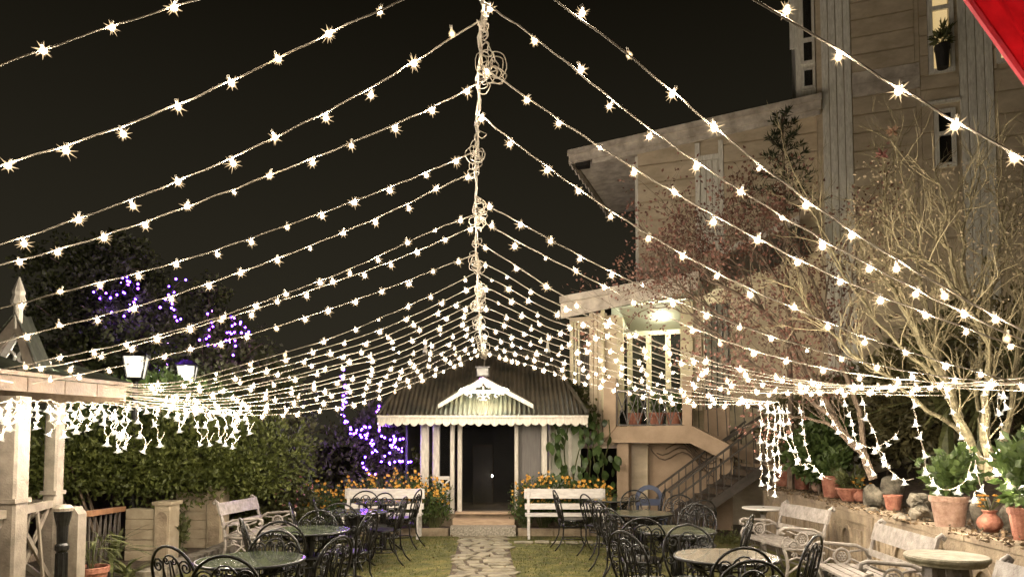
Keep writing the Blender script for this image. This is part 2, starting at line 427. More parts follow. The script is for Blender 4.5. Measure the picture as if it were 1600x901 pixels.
# corrugated hip roof (front slope, two hips, back)
RZ = gz(552, 14.6); rx0, rx1 = gx(664, 14.6), gx(856, 14.6)
def corrugated(fn, x0, x1, per=.085, amp=.018, ns=6):
    """fn(x) -> (base point, top point, normal) for a sheet whose ribs run up the slope"""
    m = MB(); n = int((x1 - x0) / per * ns); vs = []; fs = []
    for i in range(n + 1):
        x = x0 + (x1 - x0) * i / n; b, t, nn = fn(x); h = amp * math.cos(2 * pi * i / ns)
        vs += [b + nn * h, t + nn * h]
    for i in range(n): fs.append((2 * i, 2 * i + 2, 2 * i + 3, 2 * i + 1))
    return m.add(vs, fs)
def front(x):
    if x < rx0: t = (x - ex0) / (rx0 - ex0)
    elif x > rx1: t = (ex1 - x) / (ex1 - rx1)
    else: t = 1
    t = max(t, 0.001)
    return Vector((x, 12.72, EZ + .06)), Vector((x, 12.72 + 1.88 * t, EZ + .06 + (RZ - EZ - .06) * t)), Vector((0, -.6, .8))
pb(corrugated(front, ex0, ex1), 'roof', M['roof'])
for sgn, ea, ra in ((-1, ex0, rx0), (1, ex1, rx1)):
    def side(y, ea=ea, ra=ra, sgn=sgn):
        t = (y - 12.72) / 1.88 if y < 14.6 else (16.5 - y) / 1.9
        t = max(min(t, 1), .001)
        return Vector((ea, y, EZ + .06)), Vector((ea + (ra - ea) * t, y, EZ + .06 + (RZ - EZ - .06) * t)), Vector((sgn * .7, 0, .7))
    pb(corrugated(side, 12.72, 16.48), 'roof', M['roof'])
    pb(MB().tube([(ea, 12.71, EZ + .075), (ra, 14.6, RZ + .02)], .035, 6), 'hip_cap', M['roof'])
pb(MB().tube([(rx0 - .02, 14.6, RZ + .02), (rx1 + .02, 14.6, RZ + .02)], .04, 6), 'ridge_cap', M['roof'])
for xx, zt in ((rx0, gz(528, 14.6)), (rx1, gz(526, 14.6))):
    pb(MB().lathe([(.05, RZ), (.06, RZ + .06), (.035, RZ + .1), (.004, zt)], 8, (xx, 14.6, 0)), 'finial', M['trim'])
# gable over the steps
ax_, az = gx(755, 12.72), gz(589, 12.72)
bx0, bx1, bz = gx(685, 12.72), gx(833, 12.72), gz(631, 12.72)
for bx in (bx0, bx1):
    s_ = 1 if bx > ax_ else -1
    pb(MB().prism([(ax_, az), (bx, bz), (bx, bz - .08), (ax_, az - .09)][::s_], 12.655, 12.69), 'barge_board', M['trim'])
    # scalloped inner trim
    pts = []
    for k in range(21):
        t = k / 20 * .42; px_ = ax_ + (bx - ax_) * t; pz = az - .085 + (bz - az) * t
        pts.append((px_, pz - .03 - .028 * abs(math.sin(t * pi * 7))))
    poly = [(ax_, az - .08), (pts[-1][0] + s_ * .01, pts[-1][1] + .02)] + pts[::-1]
    pb(MB().prism(poly[::s_], 12.70, 12.712), 'scalloped_trim', M['whitewood'])
    sl = MB(); dx = (bx - ax_); n_ = 40; vs = []; fs = []
    for j in range(n_ + 1):
        yy = 12.62 + j * (1.5 / n_); hh = .008 * math.cos(j * pi / 2)
        vs += [(ax_, yy, az + .012 + hh), (bx + s_ * .04, yy, bz - .0 + hh)]
    for j in range(n_): fs.append((2 * j, 2 * j + 1, 2 * j + 3, 2 * j + 2))
    pb(sl.add(vs, fs), 'gable_roof', M['roof'])
# carved cresting inside the gable
cm = MB()
for sx_ in (-1, 1):
    for q, (r_, ox, oz) in enumerate(((.07, .10, -.05), (.05, .24, -.10), (.06, .05, -.15))):
        c0 = Vector((ax_ + sx_ * ox, 12.706, az - .24 + oz))
        cm.tube([c0 + Vector((sx_ * math.cos(a_ * .35) * r_ * (1 - a_ / 22), 0, math.sin(a_ * .35) * r_ * (1 - a_ / 22))) for a_ in range(18)], .012, 5)
cm.box(ax_ - .015, ax_ + .015, 12.70, 12.715, az - .42, az - .16)
pb(cm, 'carved_crest', M['whitewood'])
tl = thing('gable_lamp', 'hidden pale green tube lamp glowing inside the pavilion gable', 'lamp', (ax_, 12.80, az - .26))
MB().tube([(-.42, 0, 0), (.42, 0, 0)], .014, 8).build('tube', M['tubelamp'], tl); MB().box(-.44, .44, -.02, .02, .02, .04).build('housing', M['whitewood'], tl)
M['glassgrey'] = mat('grey lamp glass', (.055, .055, .045), .2, .1, 5)
# floodlight on the apex
fl = thing('floodlight', 'square grey floodlight fixed on the peak of the pavilion gable', 'floodlight', (gx(754, 12.7), 12.7, gz(581, 12.7)))
pb(MB().box(-.11, .11, -.02, .05, -.075, .085, c=.01), 'housing', M['greymetal'], fl); pb(MB().box(-.09, .09, -.026, -.021, -.05, .06), 'glass', M['glassgrey'], fl)
pb(MB().box(-.13, .13, -.045, -.015, .075, .10), 'visor', M['black'], fl); pb(MB().beam((0, .02, -.075), (0, .02, -.16), .03, .03), 'bracket', M['greymetal'], fl)

# planter kerbs either side of the steps
def kerb(x0, x1, label):
    t = thing('planter_kerb', label, 'kerb', ((x0 + x1) / 2, 12.6, 0), 0, 'kerbs of the marigold beds')
    n = max(2, int((x1 - x0) / .55)); L = (x1 - x0) / n
    for k in range(n): MB().box(-(x1 - x0) / 2 + k * L + .004, -(x1 - x0) / 2 + (k + 1) * L - .004, -.06, .06 + R.uniform(-.006, .006), 0, .135 + R.uniform(-.006, .006), c=.01).build('kerb_stone', M['wall'], t)
    MB().box(-(x1 - x0) / 2, (x1 - x0) / 2, .07, .55, 0, .11).build('soil', M['soil'], t)
kerb(-4.4, sx0 - .03, 'low stone kerb of the marigold bed left of the pavilion steps')
kerb(sx1 + .03, 2.0, 'low stone kerb of the marigold bed right of the pavilion steps')

# ================================================================ HOUSE
TH = math.radians(20)
HO = Vector((2.66, 15.0, 0))
HM = Matrix.Translation(HO) @ Matrix.Rotation(-TH, 4, 'Z'); HI = HM.inverted()
house = thing('house', 'tall tan house with horizontal siding, white boarded pilasters and weathered eaves', 'house', HO, -TH)
def hl(u, v, off=0.0):           # picture point -> (along, height) on the house plane that lies `off` in front of the main wall
    o = HI @ Vector((0, 0, EYE)); d = (HI.to_3x3() @ ray(u, v)); t = (-off - o.y) / d.y
    p = o + d * t; return p.x, p.z
def hb(mb, name, m, parent=None): return mb.build(name, M[m] if isinstance(m, str) else m, parent or house)


def siding(parent, x0, x1, z0, z1, off, rows, m='siding', zr=None, gap=.032):
    """overlapping boards, each its own piece"""
    h = (z1 - z0) / rows
    for k in range(rows):
        a = z0 + k * h; b = a + h - gap
        xa, xb = x0, x1
        if zr:
            xa = x0
            while zr(xa) < a + h * .3 and xa < x1 - .1: xa += .05
        tl_ = R.uniform(-.003, .003)
        mb = MB(); y0 = -off
        vs = [(xa, y0 - .045, a), (xb, y0 - .045, a + tl_), (xb, y0 - .040, b + tl_), (xa, y0 - .040, b), (xa, y0, a), (xb, y0, a), (xb, y0, b), (xa, y0, b)]
        mb.add(vs, [(0, 1, 2, 3), (4, 5, 1, 0), (3, 2, 6, 7), (0, 3, 7, 4), (1, 5, 6, 2)])
        mb.build('siding_board', M[m], parent)


def vboards(parent, x0, x1, z0, z1, off, n, m='housetrim'):
    wd = (x1 - x0) / n
    for k in range(n): MB().box(x0 + k * wd + .006, x0 + (k + 1) * wd - .006, -off - .035 - (k % 2) * .008, -off, z0, z1, c=.006).build('vertical_board', M[m], parent)


# main wall
mx0 = hl(997, 400)[0]; mx1 = hl(1284, 300)[0]
def rake(x): return zl + (zr_ - zl) * (x - rl0) / (rl1 - rl0)
rl0, zl = hl(893, 250, .6); rl1, zr_ = hl(1281, 164, .6)
mw = hb(MB().prism([(mx0, 0), (mx1, 0), (mx1, rake(mx1) + .1), (mx0, rake(mx0) + .1)], .0, .2), 'main_wall', 'siding')
zlow = hl(1000, 520)[1]
ztop = rake(mx1)
px0 = hl(1087, 300)[0]; px1 = hl(1131, 300)[0]
hrow = .36
nrow = int((ztop - zlow) / hrow)
siding(mw, mx0 + .02, px0 - .005, zlow, rake(px0) + .1, .002, int((rake(px0) - zlow) / hrow), zr=rake)
siding(mw, px1 + .005, mx1 - .005, zlow, ztop + .1, .002, nrow, zr=rake)
hb(MB().box(mx0 - .04, mx0 + .02, -.05, .06, zlow, rake(mx0)), 'corner_board', 'housetrim', mw)
pz = hl(1110, 392)[1]; pt = rake((px0 + px1) / 2) - .02
vboards(mw, px0 + .1, px1 - .1, pz, hl(1110, 252)[1], .01, 3)
hb(MB().box(px0, px0 + .095, -.075, 0, pz, pt), 'pilaster_edge', 'housetrim', mw); hb(MB().box(px1 - .095, px1, -.075, 0, pz, pt), 'pilaster_edge', 'housetrim', mw)
hb(MB().box(px0 + .1, px1 - .1, -.03, 0, hl(1110, 242)[1], pt), 'pilaster_panel', 'siding', mw); hb(MB().box(px0 + .097, px1 - .097, -.06, 0, hl(1110, 251)[1], hl(1110, 243)[1]), 'pilaster_rail', 'housetrim', mw)
# roof slab of the main wall: rake boards, soffit, side valance
rk = MB()
def slope(y0, y1, ztop_, th, x0, x1):
    vs = [(x, y, zz + ztop_ - d) for d in (0, th) for y in (y0, y1) for x, zz in ((x0, rake(x0)), (x1, rake(x1)))]
    return MB().add(vs, [(0, 1, 3, 2), (6, 7, 5, 4), (0, 4, 5, 1), (2, 3, 7, 6), (0, 2, 6, 4), (1, 5, 7, 3)])
roofm = hb(slope(-.55, 3.6, .16, .06, rl0 - .05, rl1 + .02), 'upper_roof', 'roof')
hb(slope(-.61, -.555, .20, .27, rl0 - .06, rl1 + .02), 'rake_board', 'fascia', roofm)
hb(slope(-.655, -.615, .21, .12, rl0 - .08, rl1 + .03), 'rake_moulding', 'fascia', roofm)
hb(slope(-.59, -.56, -.075, .10, rl0 + .45, rl1), 'lower_rake_board', 'fascia', roofm)
for k in range(16):              # soffit boards run back from the rake
    a = -.54 + k * .255; hb(slope(a, a + .245, .095, .02, rl0, mx0 + .35), 'soffit_board', 'fascia', roofm)
pts = [(-.6, rake(rl0) + .15), (-.6, rake(rl0) - .12)]
for k in range(27): pts.append((-.5 + k * .15, rake(rl0) - .05 - (.075 if k % 2 else .0)))
pts.append((3.45, rake(rl0) + .15))
hb(MB().prism(pts, rl0 - .05, rl0 - .02, ax='x'), 'valance', 'fascia', roofm)
hb(MB().box(rl0 + .06, rl0 + .34, -.52, -.3, rake(rl0) - .12, rake(rl0) + .05, c=.02), 'rafter_end', 'dark', roofm)

# tower on the right
TO = .45
tx0, tx1 = hl(1284, 150, TO)[0], hl(1331, 150, TO)[0]
zT = hl(1400, -90, TO)[1]
ux = {u: hl(u, 150, TO)[0] for u in (1245, 1254, 1258, 1271, 1277, 1331, 1430, 1438, 1443, 1452, 1459, 1486, 1493, 1499, 1553, 1562, 1590, 1660)}
tw = hb(MB().box(ux[1277], hl(1760, 150, TO)[0], -TO + .001, 2.5, 0, zT), 'tower', 'siding')
vboards(tw, tx0, tx1, .8, zT, TO, 4)
vboards(tw, ux[1499], ux[1553], .8, zT, TO, 4)
zb1, zb0 = hl(1380, 108, TO)[1], hl(1380, 146, TO)[1]
siding(tw, ux[1331] + .01, ux[1430], zb1 + .01, zT, TO, int((zT - zb1) / .34))
siding(tw, ux[1331] + .01, ux[1430], .9, zb0 - .01, TO, int((zb0 - .9) / .34))
hb(MB().box(ux[1331] + .01, ux[1438], -TO - .05, -TO, zb0, (zb0 + zb1) / 2 - .01, c=.01), 'band_board', 'fascia', tw)
hb(MB().box(ux[1331] + .01, ux[1438], -TO - .035, -TO, (zb0 + zb1) / 2, zb1, c=.01), 'band_board', 'fascia', tw)
hb(MB().box(ux[1430] + .005, ux[1438] - .005, -TO - .03, -TO, .9, zb0 - .02), 'corner_board', 'siding', tw); hb(MB().box(ux[1430] + .005, ux[1438] - .005, -TO - .03, -TO, zb1 + .02, zT), 'corner_board', 'siding', tw)
# left return with the slit window of the tower
hb(MB().box(ux[1245], ux[1277] - .005, -TO + .22, 1.8, hl(1260, 170, TO)[1], zT), 'side_bay', 'housetrim', tw)
for v0, v1 in ((-40, 52), (60, 88), (104, 128)):
    za_, zb_ = hl(1264, v1, TO)[1], hl(1264, v0, TO)[1]
    f_ = hb(MB().box(ux[1258] - .05, ux[1271] + .05, -TO + .16, -TO + .215, za_ - .05, zb_ + .05), 'slit_window', 'housetrim', tw)
    hb(MB().box(ux[1258], ux[1271], -TO + .145, -TO + .158, za_, zb_), 'pane', 'glassdark', f_)
hb(MB().box(ux[1245] - .1, ux[1254] - .06, -TO + .2, -TO + .26, hl(1250, 65, TO)[1], zT), 'hanging_trim', 'housetrim', tw)
# window bay between the pilasters
bz0, bz1 = hl(1465, 116, TO)[1], hl(1465, -60, TO)[1]
zc = hl(1465, 162, TO)[1]
siding(tw, ux[1438] + .005, ux[1499] - .005, zc + .03, bz0 - .02, TO, 2)
siding(tw, ux[1438] + .005, ux[1452] - .01, bz0, zT, TO, 7); 
hb(MB().box(ux[1438], ux[1499] - .005, -TO - .09, -TO, zc - .02, zc + .025), 'sill_course', 'housetrim', tw)
wf = MB(); zmid = hl(1470, 14, TO)[1]
def window(x0, x1, z0, z1, off, fr=.07, mid=None, m='housetrim', pm='glassdark', parent=None):
    f = MB(); y0, y1 = -off - .06, -off - .001
    f.box(x0, x0 + fr, y0, y1, z0, z1).box(x1 - fr, x1, y0, y1, z0, z1).box(x0 + fr, x1 - fr, y0, y1, z0, z0 + fr).box(x0 + fr, x1 - fr, y0, y1, z1 - fr, z1)
    if mid: f.box(x0 + fr, x1 - fr, y0, y1, mid - fr / 2, mid + fr / 2)
    f = f.build('window', M[m], parent or tw)
    MB().box(x0 + fr, x1 - fr, -off - .03, -off - .02, z0 + fr, z1 - fr).build('pane', M[pm], f); return f
M['paneclear'] = glass('clear lit pane', (.02, .02, .02), .05, .12)
window(ux[1452], ux[1493], bz0, bz1, TO, .08, zmid, pm='paneclear')
# a lit recess behind that window with a potted palm on the sill
hb(MB().box(ux[1452] + .09, ux[1493] - .09, -TO - .012, -TO - .002, bz0 + .09, bz1), 'lit_room', 'roomlit', tw)
zq0, zq1 = hl(1475, 262, TO)[1], hl(1475, 172, TO)[1]
window(hl(1459, 200, TO)[0], ux[1493] - .02, zq0, zq1, TO, .07, hl(1475, 210, TO)[1])
siding(tw, ux[1438] + .005, hl(1459, 200, TO)[0] - .01, .9, zc - .03, TO, 14)
siding(tw, hl(1459, 200, TO)[0], ux[1499] - .005, .9, zq0 - .03, TO, 9)
siding(tw, ux[1553] + .01, ux[1660] + .5, .9, hl(1590, 104, TO)[1], TO, 18)
siding(tw, ux[1553] + .01, hl(1556, 80, TO)[0], hl(1590, 104, TO)[1] + .01, zT, TO, 7); siding(tw, hl(1600, 80, TO)[0], ux[1660] + .5, hl(1590, 104, TO)[1] + .01, zT, TO, 7)
window(hl(1555, 80, TO)[0], hl(1598, 80, TO)[0], hl(1575, 98, TO)[1], hl(1575, -20, TO)[1], TO, .07, pm='roomlit')

# ---------------------------------------------------------------- veranda wing below (its own local plane, further out)
VO = 1.5
def vb(u0, u1, v0, v1, d0, d1, name, m, parent=None, off=VO, c=.008):
    a = hl(u0, (v0 + v1) / 2, off); b = hl(u1, (v0 + v1) / 2, off)
    z0 = hl((u0 + u1) / 2, v1, off)[1]; z1 = hl((u0 + u1) / 2, v0, off)[1]
    return MB().box(a[0], b[0], -off + d0, -off + d1, z0, z1, c=c).build(name, M[m], parent or house)
# veranda roof edge, rising to the right
def poly_h(pts, off, d0, d1, name, m, parent=None):
    q = [hl(u, v, off) for u, v in pts]
    return MB().prism(q, -off + d0, -off + d1).build(name, M[m], parent or house)
vr = poly_h([(876, 497), (876, 470), (1090, 430), (1090, 452)], 1.85, 0, .05, 'veranda_roof_edge', 'fascia')
poly_h([(874, 473), (874, 463), (1092, 422), (1092, 433)], 1.95, 0, .08, 'roof_moulding', 'fascia', vr)
poly_h([(880, 470), (880, 464), (1090, 424), (1090, 430)], 1.84, .06, 2.0, 'veranda_roof', 'roof', vr)
# left end wall of vertical boards and barred window
vw = vb(884, 962, 490, 700, .30, .36, 'veranda_wall', 'siding')
for k, u in enumerate((887, 892, 897)): vb(u, u + 4, 500, 600, .24, .295, 'window_post', 'yellow', vw)
wn = vb(888, 917, 510, 606, .27, .30, 'barred_window', 'glassdark', vw)
for k in range(5): vb(892 + k * 5, 893 + k * 5, 510, 606, .235, .25, 'window_bar', 'black', wn, c=0)
for k in range(4): vb(917 + k * 7, 923.2 + k * 7, 486, 694, .20, .29, 'vertical_board', 'siding', vw)
vb(938, 943, 482, 640, .05, .15, 'veranda_post', 'yellow'); vb(962, 972, 494, 640, .10, .2, 'veranda_post', 'yellow')
vb(943.3, 961.8, 490, 640, .2, .24, 'veranda_panel', 'siding')
vb(1064, 1082, 470, 640, .02, .2, 'veranda_post', 'yellow')
for k in range(8): vb(1063, 1083, 472 + k * 20, 490.5 + k * 20, -.01, .018, 'post_board', 'yellow')
vb(1083.5, 1096, 460, 640, .1, .3, 'veranda_post', 'siding')
# back of the veranda: windows, sloped ceiling with a globe lamp
b_ = -VO + 1.1
xa_, xb_ = hl(955, 560, VO - 1.1)[0], hl(1075, 560, VO - 1.1)[0]
zw0, zw1 = hl(1010, 640, VO - 1.1)[1], hl(1010, 520, VO - 1.1)[1]
vback = MB().box(xa_, xb_, b_ + .05, b_ + .1, hl(1010, 690, VO - 1.1)[1], hl(1010, 470, VO - 1.1)[1]).build('veranda_back_wall', M['ceil'], house)
for k in range(4):
    t0 = xa_ + (xb_ - xa_) * (k + .0) / 4; t1 = xa_ + (xb_ - xa_) * (k + 1) / 4
    window(t0 + .0, t1 - .006, zw0 - .4, zw1, VO - 1.1 - .05, .05, m='yellow', parent=vback)
cz0 = hl(1010, 484, VO - .1)[1]; cz1 = hl(1010, 516, VO - 1.1)[1]
x0c, x1c = hl(966, 500, VO)[0], hl(1066, 500, VO)[0] + .3
MB().add([(x0c, -VO + .12, cz0 + .05), (x1c, -VO + .12, cz0 + .12), (x1c, b_ + .04, cz1), (x0c, b_ + .04, cz1), (x0c, -VO + .12, cz0 + .09), (x1c, -VO + .12, cz0 + .16), (x1c, b_ + .04, cz1 + .04), (x0c, b_ + .04, cz1 + .04)],
         [(3, 2, 1, 0), (4, 5, 6, 7), (0, 1, 5, 4), (1, 2, 6, 5), (2, 3, 7, 6), (3, 0, 4, 7)]).build('veranda_ceiling', M['ceil'], house)
lp = HM @ Vector((hl(1031, 492, VO - .6)[0], -VO + .6, hl(1031, 492, VO - .6)[1]))
cl = thing('ceiling_lamp', 'round glowing white globe lamp under the veranda ceiling', 'lamp', lp)
MB().lathe([(.01, -.075), (.06, -.055), (.085, 0), (.06, .055), (.03, .07)], 14).build('globe', M['ceillamp'], cl, smooth=True); MB().lathe([(.04, .07), (.045, .1), (.02, .14)], 10).build('fitting', M['greymetal'], cl)
# balcony slab, parapet posts, wall under it
slab = poly_h([(944, 666), (1066, 664), (1080, 664), (1140, 694), (1140, 722), (1078, 692), (946, 691)], 1.9, 0, 1.0, 'balcony_slab', 'render')
poly_h([(943, 690), (943, 590), (962, 590), (962, 667)], 1.93, 0, .25, 'balcony_post', 'render'); poly_h([(1066, 663), (1066, 588), (1081, 588), (1081, 666)], 1.93, 0, .2, 'balcony_post', 'render')
poly_h([(964, 900), (964, 692), (982, 692), (982, 900)], 1.7, 0, .3, 'support_pier', 'render')
poly_h([(975, 900), (975, 692), (1012, 692), (1012, 900)], 1.2, 0, .1, 'lower_wall', 'siding'); poly_h([(1010, 900), (1010, 692), (1145, 692), (1145, 900)], 1.0, 0, .1, 'lower_wall', 'render')
bx0_, bz_ = hl(964, 667, 1.9); bx1_ = hl(1065, 667, 1.9)[0]; bt = hl(1010, 655 - 46, 1.9)[1]
MB().box(bx0_, bx1_, -1.92, -1.88, bt - .03, bt + .01).build('balcony_rail', M['darkiron'], house); MB().box(bx0_, bx1_, -1.91, -1.89, bz_ + .03, bz_ + .05).build('balcony_rail', M['darkiron'], house)
n_ = 6
for k in range(n_):
    xa = bx0_ + (bx1_ - bx0_) * k / n_; xb = bx0_ + (bx1_ - bx0_) * (k + 1) / n_
    lt = MB().beam((xa, -1.905, bz_ + .05), (xb, -1.905, bt - .03), .012, .016).beam((xb, -1.893, bz_ + .05), (xa, -1.893, bt - .03), .012, .016).beam((xa, -1.90, bz_ + .05), (xa, -1.90, bt - .03), .014, .014)
    lt.build('balcony_lattice', M['darkiron'], house)
# grey parapet behind the upper flight, lower porch roof seen through the maple
poly_h([(1100, 640), (1140, 634), (1140, 690), (1100, 690)], 1.2, 0, .1, 'stair_parapet', 'render')
poly_h([(1122, 400), (1122, 391), (1250, 336), (1250, 348)], 1.2, 0, .06, 'porch_roof_edge', 'trim'); poly_h([(1122, 402), (1250, 350), (1270, 395), (1140, 440)], 1.15, .02, .06, 'porch_roof', 'roof')
wl = vb(1098, 1140, 470, 640, .3, .36, 'lower_facade', 'palewall', off=1.0)
for k in range(5): vb(1100 + k * 9, 1102 + k * 9, 470, 640, .22, .29, 'window_bar', 'darkiron', wl, off=1.0)

# ================================================================ STAIRS
st = thing('staircase', 'iron staircase with twin handrails climbing right below the veranda', 'staircase', (2.9, 12.4, 0))
SO = (2.9, 12.4, 0)
SY = 12.4
p0 = at(1040, 832, SY); p0.z = max(p0.z, .0); p1 = at(1196, 725, SY)
for k in range(7):
    t0 = (k + .6) / 7; q = p0.lerp(p1, t0)
    MB().box(q.x - .16, q.x + .16, SY + .03, SY + 1.0, q.z - .03, q.z + .01, c=.006).build('tread', M['darkiron'], st).location = (-SO[0], -SO[1], 0)
    MB().box(q.x + .14, q.x + .16, SY + .05, SY + .98, q.z + .012, q.z + .15).build('riser', M['barkdark'], st).location = (-SO[0], -SO[1], 0)
for yy in (SY, SY + 1.02): MB().beam((p0.x, yy, p0.z - .06), (p1.x, yy, p1.z - .06), .04, .16).build('stringer', M['darkiron'], st, org=SO)
for yy, off in ((SY - .03, 0), (SY + 1.05, 0)):
    a = at(1044, 768, SY); b = at(1196, 655, SY); a.y = b.y = yy
    MB().beam(a, b, .05, .035).build('handrail', M['darkiron'], st, org=SO)
    dz = Vector((0, 0, -.19)); MB().beam(a + dz, b + dz, .03, .03).build('lower_rail', M['darkiron'], st, org=SO)
    for k in range(13):
        t = (k + .3) / 13; top = a.lerp(b, t); base = Vector((p0.x, yy, p0.z)).lerp(Vector((p1.x, yy, p1.z)), max(0, min(1, (top.x - p0.x) / (p1.x - p0.x))))
        MB().beam(base, top, .014 if k % 3 else .022, .014).build('baluster', M['darkiron'], st, org=SO)
    for k in (3, 7, 11):
        t = (k + .3) / 13; t2 = (k + 1.3) / 13
        A = a.lerp(b, t); B = a.lerp(b, t2); mz = -.5
        MB().beam(A + Vector((0, 0, mz - .1)), B + Vector((0, 0, mz + .1)), .01, .012).beam(A + Vector((0, 0.012, mz + .1)), B + Vector((0, .012, mz - .1)), .01, .012).build('saltire', M['darkiron'], st, org=SO)
# landing and the upper flight going back left to the balcony
MB().box(p1.x - .1, p1.x + 1.3, SY, SY + 1.9, p1.z - .12, p1.z, c=.01).build('landing', M['render'], st, org=SO)
MB().box(p1.x + .2, p1.x + .35, SY + .2, SY + .35, 0, p1.z - .12).build('landing_post', M['render'], st, org=SO)
UY = SY + .75
a = at(1080, 600, UY); b = at(1200, 655, UY)
ua, ub = at(1085, 680, UY), at(1205, 722, UY)
MB().beam(ua, ub, .1, .26).build('upper_stringer', M['render'], st, org=SO)
a = at(1084, 610, UY); b = at(1196, 640, UY)
a2 = at(1084, 690, UY)
for k in range(8):
    t = (k + .5) / 8; top = a.lerp(b, t); bs = ua.lerp(ub, t)
    MB().beam(bs, top, .014, .014).build('baluster', M['darkiron'], st, org=SO)
MB().beam(a, b, .04, .03).build('handrail', M['darkiron'], st, org=SO)
MB().beam(at(1128, 690, UY - .1), at(1205, 640, UY - .1), .05, .06).build('brace', M['darkiron'], st, org=SO)
wr = MB()
for q in range(6):
    wr.tube([at(1012 + q * 14 + k * 9, 694 + k * 4 + 14 * math.sin(k * .7 + q * 1.3), SY + 1.1) for k in range(9)], .012, 4)
tag(wr.build('dry_creeper', M['barkdark'], org=None), 'dry creeper stems hanging under the balcony slab', 'creeper')
# ================================================================ TERRACE WALL ON THE RIGHT
WA, WB = Vector((3.60, 3.5, 0)), Vector((4.37, 12.3, 0))
WL = (WB - WA).length; WR = math.atan2(WB.y - WA.y, WB.x - WA.x)
WH = .88
tw_ = thing('terrace_wall', 'low stucco retaining wall with arched panels behind the white benches', 'wall', WA, WR)
# local x runs along the wall away from the camera, local y points to the lawn
def wb(mb, name, m='wall', parent=None): return mb.build(name, M[m], parent or tw_)
wb(MB().box(0, WL, -.25, 0, 0, WH - .06), 'wall_body')
n = int(WL / .6)
for k in range(n):
    a = k * WL / n; b = (k + 1) * WL / n - .006
    pts = [(a, WH - .058)]; q = 6
    top = [(a + (b - a) * i / q, WH + R.uniform(-.02, .016)) for i in range(q + 1)]
    wb(MB().prism([(a, WH - .058), (b, WH - .058)] + top[::-1], -.20, .028 + R.uniform(-.006, .006)), 'coping_stone')
bay = 1.45
k = 0
while k * bay < WL:
    x = k * bay
    wb(MB().box(x, x + .17, .001, .045, 0, WH - .06, c=.01), 'pilaster')
    x0, x1 = x + .172, min(x + bay - .002, WL)
    if x1 - x0 > .4:
        wb(MB().box(x0, x1, .001, .018, WH - .17, WH - .065, c=.006), 'frieze')
        cx = (x0 + x1) / 2
        for sx_, sw in ((x0 + .04, .05), (x1 - .09, .05)): wb(MB().box(sx_, sx_ + sw, .001, .022, .08, WH - .19), 'panel_edge')
        arch = [(cx - .17, .06)] + [(cx - .17 * math.cos(t * pi / 10), .46 + .2 * math.sin(t * pi / 10)) for t in range(11)] + [(cx + .17, .06)]
        m = MB(); outer = arch; inner = [(cx + (a_ - cx) * .78, .06 + (b_ - .06) * .93) for a_, b_ in arch]
        vs = []; fs = []
        for (a_, b_), (c_, d_) in zip(outer, inner): vs += [(a_, .001, b_), (a_, .03, b_), (c_, .03, d_), (c_, .001, d_)]
        for i in range(len(arch) - 1):
            for j in range(3): fs.append((4 * i + j, 4 * i + j + 1, 4 * i + 4 + j + 1, 4 * i + 4 + j))
        wb(m.add(vs, fs), 'arched_niche')
        for s_ in (-1, 1):
            for i in range(3):
                xx = cx + s_ * (.24 + i * .085)
                wb(MB().box(xx - .036, xx + .036, .001, .012 + R.uniform(0, .01), .07, WH - .22 - R.uniform(0, .05), c=.004), 'panel_board')
    k += 1
te = MB(); vs = []; fs = []
nx, ny = 16, 26
for j in range(ny + 1):
    for i in range(nx + 1):
        yy = 3.2 + 9.3 * j / ny; xw = 3.6 + (yy - 3.5) * .0875 + .16
        xx = xw + 7.0 * (i / nx) ** 1.3
        zz = WH - .05 + max(0, (xx - xw - .9)) * .30 + R.uniform(-.02, .02)
        vs.append((xx, yy, zz))
for j in range(ny):
    for i in range(nx): a = j * (nx + 1) + i; fs.append((a, a + 1, a + nx + 2, a + nx + 1))
te.add(vs, fs); tag(te.build('terrace_bank', M['soil'], smooth=True), 'planted earth bank rising behind the low terrace wall', kind='structure')
m = MB()
for k in range(2200):
    yy = R.uniform(4, 12.3); xw = 3.6 + (yy - 3.5) * .0875; xx = xw + R.uniform(-.16, .8)
    m.leaf((xx, yy, WH - .05 + R.uniform(0, .03) + (.045 if xx < xw + .18 else 0)), (R.uniform(-1, 1), R.uniform(-1, 1), R.uniform(-.1, .5)), R.uniform(.02, .06), R.uniform(.008, .018))
tag(m.build('leaf_litter', mat('dry leaf litter', (.10, .065, .035), .9, .5, 12, 0, c2=(.22, .15, .08))), 'dry leaves lying along the top of the terrace wall', 'litter', kind='stuff')

# ================================================================ GAZEBO ON THE LEFT
gaz = thing('gazebo', 'cream wooden gazebo with lattice rail, finial and corrugated roof at the left edge', 'gazebo', (-4.5, 6.2, 0))
GO = (-4.5, 6.2, 0)
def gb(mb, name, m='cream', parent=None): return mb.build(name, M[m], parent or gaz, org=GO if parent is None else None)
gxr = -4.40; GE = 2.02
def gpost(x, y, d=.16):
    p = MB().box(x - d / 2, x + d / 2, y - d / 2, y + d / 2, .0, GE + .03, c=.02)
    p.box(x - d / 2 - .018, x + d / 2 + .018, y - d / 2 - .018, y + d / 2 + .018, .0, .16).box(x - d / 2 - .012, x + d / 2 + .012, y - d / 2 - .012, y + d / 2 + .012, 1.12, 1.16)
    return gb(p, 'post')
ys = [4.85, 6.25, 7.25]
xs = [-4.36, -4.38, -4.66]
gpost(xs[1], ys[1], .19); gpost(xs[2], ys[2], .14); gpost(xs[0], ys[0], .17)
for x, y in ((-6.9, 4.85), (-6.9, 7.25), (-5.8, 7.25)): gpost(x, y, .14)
gb(MB().box(-7, -4.3, 4.75, 7.35, 0, .12), 'floor', 'wall')
